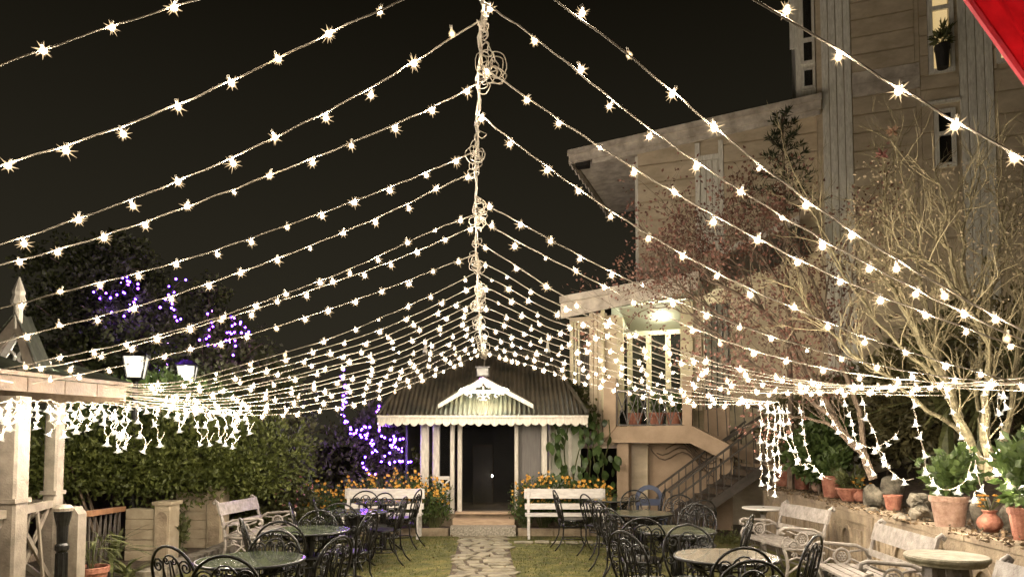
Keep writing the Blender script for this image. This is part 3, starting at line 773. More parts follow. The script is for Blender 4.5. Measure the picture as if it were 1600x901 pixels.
for (xa, ya), (xb, yb) in (((xs[0], ys[0]), (xs[1], ys[1])), ((xs[1], ys[1]), (xs[2], ys[2])), ((xs[2], ys[2]), (-5.8, 7.25)), ((-5.8, 7.25), (-6.9, 7.25))):
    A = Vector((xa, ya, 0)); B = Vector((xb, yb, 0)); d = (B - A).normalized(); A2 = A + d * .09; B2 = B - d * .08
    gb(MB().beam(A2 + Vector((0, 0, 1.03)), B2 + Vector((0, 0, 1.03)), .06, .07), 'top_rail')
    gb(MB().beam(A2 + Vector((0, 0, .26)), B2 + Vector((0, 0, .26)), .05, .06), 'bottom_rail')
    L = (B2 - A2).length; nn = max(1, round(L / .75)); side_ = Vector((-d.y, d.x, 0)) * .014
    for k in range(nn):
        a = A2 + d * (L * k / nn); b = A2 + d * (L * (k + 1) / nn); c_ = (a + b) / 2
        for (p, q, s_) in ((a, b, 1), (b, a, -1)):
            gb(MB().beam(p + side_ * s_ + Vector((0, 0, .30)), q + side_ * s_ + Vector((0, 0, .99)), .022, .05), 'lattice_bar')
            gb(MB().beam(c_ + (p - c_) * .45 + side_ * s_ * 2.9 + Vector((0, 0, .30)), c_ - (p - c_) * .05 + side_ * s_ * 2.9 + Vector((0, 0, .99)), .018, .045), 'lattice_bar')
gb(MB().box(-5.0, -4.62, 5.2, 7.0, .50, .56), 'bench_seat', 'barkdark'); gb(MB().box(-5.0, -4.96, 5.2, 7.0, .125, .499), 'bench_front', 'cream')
# fascia, corrugated edge, roof
fx = -3.86
fa = Vector((fx - .06, 4.3, GE)); fb_ = Vector((fx, 7.05, GE + .06))
for k in range(6):
    a = fa.lerp(fb_, k / 6); b = fa.lerp(fb_, (k + 1) / 6 - .004)
    gb(MB().beam(a + Vector((0, 0, .06)), b + Vector((0, 0, .06)), .03, .115), 'fascia_board', 'fasciawood')
gb(MB().beam(Vector((fx, 7.07, GE + .1)), Vector((-7.3, 7.6, GE + .1)), .03, .15), 'fascia_board', 'fasciawood')
gb(MB().beam(Vector((fx - .03, 4.3, GE + .14)), Vector((fx + .03, 7.1, GE + .20)), .07, .03), 'roof_edge', 'fasciawood')
rz1 = 2.78; rxx = -5.6
def gro(y):
    return Vector((fx + .02, y, GE + .19)), Vector((rxx, y + (6.1 - y) * .55, rz1)), Vector((.5, 0, .85))
gb(corrugated(gro, 4.3, 7.12, .09, .012), 'roof', 'roofdark')
def gro2(x):
    return Vector((x, 7.12, GE + .19)), Vector((rxx + (x - rxx) * .1, 6.66, rz1)), Vector((0, .6, .8))
gb(corrugated(gro2, -7.4, fx + .02, .09, .012), 'roof', 'roofdark')
gb(MB().tube([(fx + .03, 7.13, GE + .2), (rxx, 6.66, rz1 + .02)], .03, 6), 'hip_cap', 'roofdark')
# small gable with finial on the lawn side
gy = 6.0; gX = -4.12
ap = at(27, 492, gy); apx, apz = ap.x, ap.z
L0, L1 = at(-28, 560, gy), at(66, 600, gy)
for e in (L0, L1):
    s_ = 1 if e.x > apx else -1
    gb(MB().prism([(apx, apz), (e.x, e.z), (e.x - s_ * .10, e.z - .0), (apx, apz - .15)][::s_], gy - .02, gy + .03), 'barge_board', 'cream')
    n_ = 8; vs = []; fs = []
    for j in range(n_ + 1):
        yy = gy - .03 + j * .025; hh = .008 * math.cos(j * pi / 2); vs += [(apx, yy, apz + .012 + hh), (e.x + s_ * .03, yy, e.z + .012 + hh)]
    for j in range(n_): fs.append((2 * j, 2 * j + 1, 2 * j + 3, 2 * j + 2))
    gb(MB().add(vs, fs), 'gable_roof', 'roofdark')
cm = MB()
for s_ in (-1, 1):
    cm.beam((apx, gy + .01, apz - .16), (apx + s_ * .17, gy + .01, apz - .46), .02, .05)
    cm.tube([(apx + s_ * (.06 + .045 * math.cos(t * .5)), gy + .01, apz - .36 + .05 * math.sin(t * .5)) for t in range(13)], .014, 5)
gb(cm, 'carved_crest', 'whitewood')
fz = gz(432, gy)
gb(MB().lathe([(.035, apz - .12), (.035, apz + .08), (.055, apz + .09), (.06, apz + .12), (.045, apz + .17), (.05, apz + .20), (.004, fz)], 8, (apx, gy + .01, 0)), 'finial', 'trim')
gl = thing('gable_lamp', 'hidden tube lamp glowing behind the carved gable of the gazebo', 'lamp', (apx, gy + .22, apz - .42))
MB().tube([(-.13, 0, 0), (.13, 0, 0)], .016, 8).build('tube', M['tubelamp'], gl); MB().box(-.15, .15, -.02, .02, .02, .05).build('housing', M['whitewood'], gl)

# newel, bollard, handrail beside the gazebo
nw = thing('gate_pier', 'cream painted pier with sloping top beside the black lamp column', 'pier', (gx(118, 7.2), 7.2, 0))
MB().prism([(-.08, 0), (.10, 0), (.10, .93), (.05, 1.0), (-.08, 1.0)], -.07, .07).build('shaft', M['cream'], nw); MB().box(-.085, .105, -.078, .078, 0, .1).build('base', M['cream'], nw)
bl = thing('lamp_column', 'black fluted iron column with cream cap in front of the gazebo rail', 'column', (gx(103, 6.75), 6.75, 0))
MB().lathe([(.085, 0), (.085, .08), (.05, .12), (.045, .62), (.06, .64), (.06, .68), (.045, .70), (.05, .86), (.075, .96), (.08, 1.0)], 14).build('shaft', M['black'], bl, smooth=False)
for k in range(8): a = 2 * pi * k / 8; MB().tube([(.048 * math.cos(a), .048 * math.sin(a), .13), (.046 * math.cos(a), .046 * math.sin(a), .61)], .008, 5).build('flute', M['black'], bl)
MB().lathe([(.085, 1.002), (.09, 1.03), (.06, 1.06), (.0, 1.065)], 14).build('cap', M['cream'], bl)
hr = thing('iron_handrail', 'brown wooden handrail on dark iron lattice behind the potted palm', 'railing', (-4.85, 8.2, 0))
a, b = at(137, 802, 7.7), at(192, 794, 9.3)
HO_ = (-4.85, 8.2, 0)
MB().beam(a, b, .07, .06).build('handrail', M['brownrail'], hr, org=HO_)
for k in range(7):
    p = a.lerp(b, (k + .3) / 7); MB().beam((p.x, p.y, 0), p, .016, .016).build('baluster', M['darkiron'], hr, org=HO_)
    if k < 6:
        q = a.lerp(b, (k + 1.3) / 7); MB().beam((p.x, p.y, .1), (q.x, q.y, q.z - .05), .012, .012).build('lattice_bar', M['darkiron'], hr, org=HO_)

# block walls under the hedge
def blockwall(label, x0, x1, y, h, pw, rows=5):
    t = thing('block_wall', label, 'wall', (x0, y, 0))
    L = x1 - x0 - pw
    for k in range(rows):
        nb = 1
        for j in range(nb):
            sh = 0 if k % 2 else .1
            a = L * j / nb + (sh if j else 0); b = L * (j + 1) / nb + (sh if j + 1 < nb else 0) - .008
            MB().box(a, b, 0 + R.uniform(-.004, .004), .2, h * k / rows + .004, h * (k + 1) / rows - .006, c=.006).build('block', M['block'], t)
    MB().box(0, L, .02, .19, 0, h - .02).build('core', M['wall'], t)
    MB().box(L + .002, L + pw, -.05, .24, 0, h + .05, c=.012).build('pier', M['block'], t)
    pts = [(L + .035, .05)] + [(L + pw / 2 - (pw / 2 - .035) * math.cos(q * pi / 8), h - .12 + (pw / 2 - .035) * math.sin(q * pi / 8)) for q in range(9)] + [(L + pw - .035, .05)]
    MB().prism(pts, -.062, -.0505).build('pier_panel', M['wall'], t)
    MB().box(L - .02, L + pw + .03, -.08, .27, h + .052, h + .10, c=.01).build('pier_cap', M['block'], t)
    return t
blockwall('cream block wall and pier under the hedge, nearer the potted palm', gx(200, 10.0), gx(272, 10.0), 10.0, .72, .23)
blockwall('cream block wall and arched pier under the hedge, beside the white iron bench', gx(278, 11.2), gx(352, 11.2), 11.2, .86, .25, 6)
kt = thing('border_kerb', 'rough stone edging kerb running along the foot of the block walls', 'kerb', (-4.6, 9, 0))
a, b = Vector((-4.25, 8.3, 0)), Vector((-4.25, 11.6, 0))
for k in range(9):
    p = a.lerp(b, k / 9); q = a.lerp(b, (k + 1) / 9 - .005); MB().beam(p + Vector((R.uniform(-.02, .02), 0, .07)), q + Vector((0, 0, .07 + R.uniform(-.01, .01))), .2, .16).build('kerb_stone', M['rock'], kt, org=(-4.6, 9, 0))

# ================================================================ GARDEN FURNITURE
def spiral(c, r, turns, a0, s=1, n=16):
    return [(c[0] + r * (1 - .8 * i / n) * math.cos(a0 + s * 2 * pi * turns * i / n), c[1] + r * (1 - .8 * i / n) * math.sin(a0 + s * 2 * pi * turns * i / n)) for i in range(n + 1)]


def backpt(x, h): return (x, -.19 - .24 * (h - .45) + .0 - .9 * x * x * 0 + .25 * x * x, h)


def chair_meshes():
    fr = MB()
    arch = [(-.165, .45), (-.205, .56), (-.225, .66)] + [(.225 * -math.cos(pi * t / 14), .68 + .225 * math.sin(pi * t / 14)) for t in range(15)] + [(.225, .66), (.205, .56), (.165, .45)]
    fr.tube([backpt(a, b) for a, b in arch], .0115, 6)
    sc_ = []
    m = MB(); lo = [(-.065, .45), (-.075, .6), (-.085, .72)] + [(-.085 * math.cos(pi * t / 8), .745 + .095 * math.sin(pi * t / 8)) for t in range(9)] + [(.085, .72), (.075, .6), (.065, .45)]
    m.tube([backpt(a, b) for a, b in lo], .0075, 5); sc_.append(m)
    for s in (-1, 1):
        m = MB(); c = (s * .138, .755)
        sp = spiral(c, .058, 1.6, pi if s > 0 else 0, -s)
        st_ = [(s * .10, .45), (s * .112, .58), (s * .095, .70)] if True else []
        m.tube([backpt(a, b) for a, b in st_] + [backpt(a if s > 0 else a, b) for a, b in (sp if s > 0 else sp)], .0075, 5); sc_.append(m)
        m = MB(); c2 = (s * .165, .60); sp = spiral(c2, .038, 1.4, (pi if s > 0 else 0), s)
        m.tube([backpt(s * .135, .45), backpt(s * .125, .53)] + [backpt(a, b) for a, b in sp], .007, 5); sc_.append(m)
        m = MB(); sp = spiral((s * .04, .80), .03, 1.3, (0 if s < 0 else pi), s)
        m.tube([backpt(s * .022, .45), backpt(s * .02, .66)] + [backpt(a, b) for a, b in sp], .0065, 5); sc_.append(m)
    seat = MB().lathe([(.0, .445), (.17, .447), (.205, .452), (.212, .462), (.205, .472), (.185, .468), (.0, .462)], 20, cap0=False, cap1=False)
    seat.tube([(.21 * math.cos(t * pi / 10), .21 * math.sin(t * pi / 10), .455) for t in range(20)], .012, 6, closed=True)
    apron = MB()
    for k in range(10):
        a = 2 * pi * k / 10; c = Vector((.19 * math.cos(a), .19 * math.sin(a), .405)); tx = Vector((-math.sin(a), math.cos(a), 0))
        apron.tube([c + tx * (.035 * math.cos(q * pi / 4)) + Vector((0, 0, .035 * math.sin(q * pi / 4))) for q in range(8)], .006, 4, closed=True)
    apron.tube([(.195 * math.cos(t * pi / 9), .195 * math.sin(t * pi / 9), .365) for t in range(18)], .008, 5, closed=True)
    ring = MB().tube([(.17 * math.cos(t * pi / 9), .17 * math.sin(t * pi / 9), .17) for t in range(18)], .008, 5, closed=True)
    legs = []
    for s in (-1, 1):
        legs.append(MB().tube([(s * .165, -.185, .46), (s * .165, -.18, .36), (s * .165, -.19, .22), (s * .18, -.25, .09), (s * .19, -.33, .0)], .0115, 6))
        legs.append(MB().tube([(s * .15, .14, .45), (s * .155, .165, .34), (s * .155, .165, .2), (s * .17, .20, .08), (s * .19, .25, .0)], .0115, 6))
    return fr, sc_, seat, apron, ring, legs


CH = None
def chair(u, vt, ang, label, group='black iron chairs', dx=0.0, dy=0.0, loc=None):
    """u, vt: picture position of the back's top; ang: direction the sitter faces (0 = away from the camera, 90 = left)"""
    global CH
    Yt = (EYE - .905) * F / (vt - 690); rz = math.radians(ang)
    bt = Vector((gx(u, Yt), Yt, 0))
    off = Matrix.Rotation(rz, 3, 'Z') @ Vector((0, -.29, 0))
    p = bt - off if loc is None else Vector((*loc, 0))
    if CH is None:
        CH = thing('iron_chair', label, 'chair', p, rz, group)
        fr, sc_, seat, apron, ring, legs = chair_meshes()
        ks = [fr.build('back_frame', M['black'], CH, smooth=True)]
        ks += [m.build('scroll', M['black'], CH, smooth=True) for m in sc_]
        ks += [seat.build('seat', M['black'], CH), apron.build('apron', M['black'], CH), ring.build('stretcher', M['black'], CH)] + [m.build('leg', M['black'], CH, smooth=True) for m in legs]
        KIDS[CH.name] = ks; return CH
    c = CH.copy(); col.objects.link(c); c.location = p; c.rotation_euler = (0, 0, rz); c['label'] = label; c['group'] = group
    for k in KIDS[CH.name]:
        q = k.copy(); col.objects.link(q); q.parent = c
    return c


# left group
chair(268, 851, -25, 'black iron chair at the bottom left corner, seen askew beside the potted palm')
chair(354, 866, 4, 'black iron chair with its back to the camera before the nearest left table')
chair(435, 827, 178, 'black iron chair facing the camera behind the nearest left glass table')
chair(380, 808, -62, 'black iron chair with narrow slanting back in front of the left iron bench')
chair(440, 813, 10, 'black iron chair tucked between the nearest and second left tables')
chair(455, 784, -75, 'black iron chair seen edge-on before the dark shrubs on the left')
chair(500, 796, 180, 'black iron chair facing the camera behind the second left table')
chair(533, 836, 68, 'black iron chair leaning right at the lawn edge of the nearest left table')
chair(583, 797, 75, 'black iron chair in profile at the lawn edge of the second left table')
chair(634, 775, 84, 'black iron chair in profile on the grass before the left slatted bench')
chair(656, 764, 80, 'black iron chair in profile touching the right end of the left slatted bench')
chair(573, 766, 175, 'black iron chair facing the camera right before the left slatted bench')
chair(532, 785, 5, 'black iron chair with back to camera at the third left table')
chair(603, 769, 150, 'black iron chair turned half aside between left bench and third table')
chair(492, 779, -70, 'black iron chair seen edge-on left of the third table by the marigolds')
# right group
chair(866, 765, -82, 'black iron chair in profile on the grass before the right slatted bench')
chair(913, 771, -68, 'black iron chair leaning left beside the right end of the right slatted bench')
chair(934, 782, -66, 'black iron chair at the grass side of the second farthest right table')
chair(950, 793, -60, 'black iron chair with pale sheen at the grass side of the middle right table')
chair(972, 828, -55, 'black iron chair leaning left at the grass side of the nearest right table')
chair(1003, 808, -8, 'black iron chair with back to camera and glossy seat in the middle right group')
chair(1072, 818, 176, 'black iron chair facing the camera behind the nearest right table')
chair(1087, 786, 165, 'black iron chair facing the camera at foot of the stairs')
chair(1060, 772, 172, 'black iron chair facing the camera in front of the stair handrail')
chair(990, 765, 180, 'black iron chair facing the camera just left of the blue arched chair')
chair(1038, 762, 80, 'black iron chair seen edge-on just right of the blue arched chair')
chair(1172, 803, 62, 'black iron chair leaning right between the white round table and first iron bench')
chair(1160, 853, 2, 'black iron chair with back to camera before the nearest right table')
chair(1174, 873, -4, 'black iron chair closest to the camera at the bottom edge on the right')
chair(1272, 834, 48, 'black iron chair leaning right in front of the black plastic crate')
chair(1098, 780, 20, 'black iron chair half hidden behind another at foot of the stairs')

TB = None
def table(u, v, label, loc=None, top='ttop'):
    global TB
    Y = (EYE - .735) * F / (v - 690); p = Vector((gx(u, Y), Y, 0))
    if TB is None:
        TB = thing('glass_table', label, 'table', p, R.uniform(0, 1), 'round glass topped iron tables')
        ks = [MB().lathe([(.0, .722), (.395, .722), (.402, .728), (.402, .736), (.395, .740), (.0, .740)], 40, cap0=False, cap1=False).build('tabletop', M['ttop'], TB)]
        ks.append(MB().tube([(.405 * math.cos(t * pi / 20), .405 * math.sin(t * pi / 20), .726) for t in range(40)], .013, 6, closed=True).build('rim', M['black'], TB, smooth=True))
        for k in range(4):
            a = pi / 2 * k; d = Vector((math.cos(a), math.sin(a), 0)); z = Vector((0, 0, 1))
            ks.append(MB().tube([d * .33 + z * .715, d * .20 + z * .62, d * .07 + z * .5, d * .05 + z * .3, d * .12 + z * .14, d * .30 + z * .0], .013, 6).build('leg', M['black'], TB, smooth=True))
            sp = spiral((.22, .58), .075, 1.7, 0)
            ks.append(MB().tube([d * x + z * y for x, y in sp], .008, 5).build('scroll', M['black'], TB, smooth=True))
            sp = spiral((.16, .22), .06, 1.5, pi)
            ks.append(MB().tube([d * x + z * y for x, y in sp], .008, 5).build('scroll', M['black'], TB, smooth=True))
        ks.append(MB().lathe([(.05, .02), (.055, .1), (.04, .3), (.05, .5), (.06, .70)], 10).build('pedestal', M['black'], TB))
        ks.append(MB().tube([(.30 * math.cos(t * pi / 12), .30 * math.sin(t * pi / 12), .66) for t in range(24)], .008, 5, closed=True).build('apron', M['black'], TB))
        KIDS[TB.name] = ks; return TB
    c = TB.copy(); col.objects.link(c); c.location = p; c.rotation_euler = (0, 0, R.uniform(0, 1.5)); c['label'] = label
    for k in KIDS[TB.name]:
        q = k.copy(); col.objects.link(q); q.parent = c
        if top != 'ttop' and k.name.startswith('tabletop'):
            q.data = q.data.copy(); q.data.materials[0] = M[top]
    return c


table(396, 871, 'nearest round green glass table on the left with chairs round it')
table(486, 826, 'second round green glass table on the left, in front of the dark shrubs')
table(556, 798, 'third round dark glass table on the left, before the slatted bench')
table(600, 783, 'farthest round dark table on the left, right against the slatted bench')
table(1131, 866, 'nearest round glass table on the right, pale sheen painted on its top', top='sheentop')
table(1054, 826, 'second round glass table on the right, by the foot of the stairs')
table(1000, 800, 'third round green glass table on the right, by the blue arched chair')
table(958, 779, 'farthest round green glass table on the right, beside the slatted bench end')


# white slatted benches by the pavilion
def slat_bench(x0, x1, label, y=12.42):
    t = thing('slatted_bench', label, 'bench', ((x0 + x1) / 2, y, 0), 0, 'plain white slatted benches')
    w_ = (x1 - x0) / 2
    MB().box(-w_, w_, .12, .15, .66, .83, c=.008).build('backrest_slat', M['whitewood'], t)
    MB().box(-w_ + .01, w_ - .01, .10, .13, .475, .575, c=.008).build('backrest_slat', M['whitewood'], t)
    for k in range(4): MB().box(-w_ + .01, w_ - .01, -.33 + k * .1, -.33 + k * .1 + .085, .392, .42, c=.006).build('seat_slat', M['whitewood'], t)
    for sx_ in (-w_ + .05, w_ - .09):
        MB().prism([(.07, 0), (.12, 0), (.115, .5), (.155, .84), (.10, .84), (.065, .45)], sx_, sx_ + .045, ax='x').build('leg', M['whitewood'], t)
        MB().box(sx_ + .003, sx_ + .042, -.32, -.27, 0, .39, c=.006).build('leg', M['whitewood'], t)
        MB().box(sx_ + .005, sx_ + .04, -.265, .065, .33, .388).build('side_rail', M['whitewood'], t)
    return t
slat_bench(gx(540, 12.54), gx(664, 12.54), 'plain white slatted bench left of the pavilion steps')
slat_bench(gx(819, 12.54), gx(945, 12.54), 'plain white slatted bench right of the pavilion steps')

# cast iron benches
def bench_end():
    m = MB(); r = .019
    def T(pts, rr=r): m.tube([(0, a, b) for a, b in pts], rr, 6)
    T([(-.30, .0), (-.235, .12), (-.20, .28), (-.205, .42), (-.235, .58), (-.285, .76), (-.32, .86), (-.355, .885), (-.375, .86), (-.36, .84)])
    T([(.29, 0), (.235, .10), (.215, .22), (.235, .34), (.265, .42)])
    T([(-.205, .42), (.0, .405), (.265, .42)])
    T([(-.22, .52), (-.19, .59), (-.10, .635), (.04, .645), (.17, .655), (.25, .66), (.295, .64), (.30, .60), (.27, .585), (.255, .605)])
    T([(.265, .42), (.29, .48), (.26, .54), (.20, .555)], .014)
    ringp = [(.04 + .075 * math.cos(t * pi / 8), .525 + .075 * math.sin(t * pi / 8)) for t in range(16)]
    m.tube([(0, a, b) for a, b in ringp], .014, 6, closed=True)
    for k in range(6):
        a = k * pi / 3; m.tube([(0, .04 + (.028 + .018 * math.cos(q * pi / 3)) * math.cos(a) - .018 * math.sin(q * pi / 3) * math.sin(a), .525 + (.028 + .018 * math.cos(q * pi / 3)) * math.sin(a) + .018 * math.sin(q * pi / 3) * math.cos(a)) for q in range(6)], .008, 4, closed=True)
    for (ax2, az2) in ((-.18, .44), (-.17, .59), (.22, .45), (.22, .625)):
        mx_ = (ax2 + .04) / 2; T([(ax2, az2), (mx_ + .02, (az2 + .525) / 2 + .02), (.04 + (ax2 - .04) * .32, .525 + (az2 - .525) * .32 * 1.6)], .012)
    T([(.235, .13), (.12, .20), (.02, .29), (-.08, .20), (-.235, .13)], .014)
    T([(.225, .28), (.11, .32), (.02, .30), (-.08, .33), (-.20, .28)], .012)
    T([(.02, .30), (.02, .405)], .012)
    for s in (-1, 1): m.tube([(0, a, b) for a, b in spiral((.02 + s * .11, .34), .04, 1.3, 0)], .009, 5)
    return m


def iron_bench(p, rz, label, L=1.22):
    t = thing('iron_bench', label, 'bench', (p[0], p[1], 0), rz, 'white cast iron benches')
    e = bench_end()
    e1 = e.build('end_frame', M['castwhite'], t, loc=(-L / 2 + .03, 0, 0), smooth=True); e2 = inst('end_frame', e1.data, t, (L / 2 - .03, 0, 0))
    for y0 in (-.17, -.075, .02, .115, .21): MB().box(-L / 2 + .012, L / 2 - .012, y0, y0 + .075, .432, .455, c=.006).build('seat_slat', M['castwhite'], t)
    th = .29
    def bs(h0, h1): 
        a = (-.22 - (h0 - .5) * .30, h0); b = (-.22 - (h1 - .5) * .30, h1)
        return MB().prism([a, b, (b[0] + .026, b[1] + .008), (a[0] + .026, a[1] + .008)], -L / 2 - .005, L / 2 + .005, ax='x')
    bs(.69, .85).build('backrest_slat', M['castwhite'], t); bs(.54, .60).build('backrest_slat', M['castwhite'], t)
    MB().tube([(-L / 2, 0, .21), (L / 2, 0, .21)], .012, 5).build('tie_rod', M['castwhite'], t)
    return t
# sitter's direction = local +y
iron_bench((-3.46, 9.77), math.radians(-97), 'white cast iron bench on the left beside the hedge wall', 1.05)
iron_bench((3.32, 8.8), math.radians(98), 'white cast iron bench on the right, next to the small round white table', 1.08)
iron_bench((3.24, 6.5), math.radians(85), 'white cast iron bench on the right, behind the pale stone pedestal table', 1.2)
iron_bench((2.95, 4.25), math.radians(88), 'white cast iron bench cut off by the lower right corner', 1.2)

# small round tables
t = thing('stone_table', 'round pale stone pedestal table in front of the terrace wall at right', 'table', (gx(1472, 5.3), 5.3, 0))
tz = gz(866, 5.3)
MB().lathe([(.0, tz - .07), (.23, tz - .07), (.255, tz - .065), (.26, tz - .05), (.265, tz - .045), (.278, tz - .03), (.282, tz - .012), (.274, tz), (.0, tz + .002)], 40, cap0=False, cap1=False).build('tabletop', mat('worn cream stone', (.22, .195, .125), .6, .3, 9, .4, c2=(.33, .30, .21)), t)
for k in range(6):
    a = k * pi / 3 + .2; MB().beam((.17 * math.cos(a), .17 * math.sin(a), 0), (.13 * math.cos(a), .13 * math.sin(a), tz - .076), .07, .05).build('leg', M['castwhite'], t)
MB().lathe([(.23, 0), (.23, .04), (.19, .07)], 20).build('base', M['castwhite'], t)
t = thing('white_table', 'small round white table beneath the hanging curtain of bulbs', 'table', (gx(1190, 9.9), 9.9, 0))
tz = gz(792, 9.9)
MB().lathe([(.0, tz - .03), (.27, tz - .028), (.285, tz - .015), (.28, tz), (.0, tz)], 32, cap0=False, cap1=False).build('tabletop', M['whitewood'], t)
MB().lathe([(.16, 0), (.15, .03), (.04, .06), (.035, tz - .1), (.08, tz - .031)], 14).build('pedestal', M['castwhite'], t)
# crumbs of dry leaf on it
tag(MB().leaf((gx(1186, 9.9), 9.85, tz + .006), (1, .2, .1), .05, .015).build('fallen_leaf', M['barkdark']), 'dry dark leaf lying on the small round white table', 'leaf')

# blue arched chair
bp = at(1014, 778, 11.9)
t = thing('plastic_chair', 'blue plastic chair with a rounded open back beside the stairs', 'chair', (bp.x, 11.9, 0))
zt = gz(757, 11.9)
oa = [(-.23 * math.cos(q * pi / 14), zt - .23 + .23 * math.sin(q * pi / 14)) for q in range(15)]
ia = [(-.165 * math.cos(q * pi / 14), zt - .23 + .155 * math.sin(q * pi / 14)) for q in range(15)]
vs = []; fs = []
for (a, b), (c_, d_) in zip(oa, ia): vs += [(a, -.02, b), (a, .03, b), (c_, .03, d_), (c_, -.02, d_)]
for i in range(14):
    for j in range(4): fs.append((4 * i + j, 4 * i + (j + 1) % 4, 4 * i + 4 + (j + 1) % 4, 4 * i + 4 + j))
MB().add(vs, fs).build('back_frame', M['blue'], t)
MB().box(-.23, .23, -.02, .03, zt - .34, zt - .232, c=.01).build('back_rail', M['blue'], t)
MB().box(-.22, .22, -.42, .0, .40, .44, c=.03).build('seat', M['blue'], t)
for sx_ in (-.2, .2):
    MB().beam((sx_, -.4, 0), (sx_ * .95, -.38, .4), .035, .035).build('leg', M['blue'], t); MB().beam((sx_, .02, 0), (sx_ * .95, .01, zt - .33), .035, .035).build('leg', M['blue'], t)

# black plastic crate under the wall
bp = at(1288, 901, 8.1)
t = thing('plastic_crate', 'black plastic crate standing by the wall between two iron benches', 'crate', (gx(1289, 7.9), 7.9, 0))
MB().box(-.12, .12, -.12, .12, .0, .22, c=.02).build('body', M['bin'], t); MB().box(-.13, .13, -.13, .13, .222, .26, c=.02).build('lid', M['bin'], t)
for k in range(3): MB().box(-.125, .125, -.126, -.121, .05 + k * .055, .065 + k * .055).build('rib', M['bin'], t)
# ================================================================ PLANTS
def rv(): 
    v = Vector((R.gauss(0, 1), R.gauss(0, 1), R.gauss(0, 1))); return v.normalized()


def clump(m, c, r, n, L, W, up=.3, mi=0, squash=1.0, shell=.5):
    for _ in range(n):
        d = rv(); rr = r * (shell + (1 - shell) * R.random())
        p = Vector(c) + Vector((d.x * rr, d.y * rr, d.z * rr * squash))
        m.leaf(p, d * .6 + rv() * .7 + Vector((0, 0, up)), L * R.uniform(.6, 1.3), W * R.uniform(.7, 1.2), mi)


def grow(m, p, d, L, r, depth, tips, kids=3, wander=.25, up=.1, ratio=.65, ang=.6, n=4, mi=0, sides=4):
    pts = [Vector(p)]; d = Vector(d).normalized()
    for i in range(n):
        d = (d + rv() * wander + Vector((0, 0, up))).normalized(); pts.append(pts[-1] + d * L / n)
    m.tube(pts, r, sides if depth > 1 else 3, mi, r1=r * .55, cap=False)
    tips.append((pts[-1], d))
    if depth <= 0: return
    for k in range(kids):
        i = R.randint(max(1, n // 2), n); q = pts[i]
        grow(m, q, (d + rv() * ang).normalized(), L * ratio * R.uniform(.7, 1.2), r * .55, depth - 1, tips, kids, wander, up, ratio, ang, n, mi, sides)


# ---- hedge of juniper over the block walls
def hedge(name, label, blobs, n, L, W, m='hedge', stem=True, cat='hedge', nested=None):
    cx = sum(b[0] for b in blobs) / len(blobs); cyy = sum(b[1] for b in blobs) / len(blobs)
    t = thing(name, label, cat, (cx, cyy, 0))
    mb = MB(); tot = sum(b[3] ** 2 for b in blobs)
    for (x, y, z, r, sq) in blobs:
        k = int(n * r * r / tot)
        for _ in range(k):
            d = rv(); bump = 1 + .22 * math.sin(d.x * 9 + x * 5) * math.sin(d.z * 8 + y * 3)
            rr = r * bump * ((1 - .38 * R.random() ** 2) if R.random() < .9 else R.uniform(1.0, 1.22))
            p = Vector((x + d.x * rr, y + d.y * rr, z + d.z * rr * sq))
            mb.leaf(p, d * .7 + rv() * .75 + Vector((0, 0, .25)), L * R.uniform(.6, 1.4), W * R.uniform(.7, 1.3))
    mb.build('foliage', M[m], t, org=(cx, cyy, 0))
    if stem:
        sm = MB()
        for (x, y, z, r, sq) in blobs[:6]: sm.tube([(x * .6 + cx * .4, y * .6 + cyy * .4, 0), (x, y, z)], .035, 5, r1=.015)
        sm.build('stem', M['barkdark'], t, org=(cx, cyy, 0))
    return t


bl_ = []
for k in range(11):
    s = k / 10; x = -6.9 + 3.0 * s; y = 9.6 + 1.9 * s
    bl_ += [(x, y + .3, 1.45 + R.uniform(-.1, .1), .62 + R.uniform(-.05, .1), .95), (x + R.uniform(-.2, .2), y + .05, 1.22 + R.uniform(-.08, .1), .40, .75)]
hedge('juniper_hedge', 'billowing green juniper hedge hanging over the cream block walls on the left', bl_, 19000, .085, .022)
hedge('dark_shrub', 'tall dark creeper clad shrub behind the left white iron bench', [(gx(400, 12.6), 12.7, .9, .75, 1.3), (gx(425, 12.6), 12.9, 1.5, .6, 1.2), (gx(372, 12.6), 12.4, 1.5, .55, 1.1)], 5200, .10, .04, 'darkleaf', cat='shrub')
hedge('rose_bush', 'low dark bush with dull pink blooms beside the marigolds on the left', [(gx(440, 12.9), 12.5, .55, .45, .9), (gx(472, 12.9), 12.6, .5, .4, .9)], 2600, .07, .03, 'darkleaf', cat='bush')
hb_ = MB()
for k in range(26):
    u = R.uniform(425, 490); v = R.uniform(738, 790); p = at(u, v, 12.15)
    for q in range(5): hb_.leaf(p, rv(), .035, .016)
hb_.build('blooms', M['pinkflower'], bpy.data.objects['rose_bush'], org=tuple(bpy.data.objects['rose_bush'].location))['kind'] = 'stuff'
hedge('lilac_shrub', 'dark bare shrub wound with purple lights beyond the left marigold bed', [(gx(545, 14.2), 14.3, 1.0, .8, 1.25), (gx(600, 14.2), 14.4, .9, .75, 1.1), (gx(640, 14.2), 14.2, .8, .55, 1.0), (gx(590, 14.2), 14.3, 1.9, .5, 1.1)], 5200, .10, .035, 'darkleaf', cat='shrub')
hedge('wall_shrub', 'dark shrub growing between the pavilion roof and the veranda', [(gx(905, 13.9), 14.4, 2.45, .42, .9), (gx(925, 13.9), 14.3, 2.1, .4, .9), (gx(880, 14.2), 14.6, 2.75, .35, .8)], 2600, .11, .035, 'darkleaf', cat='shrub')

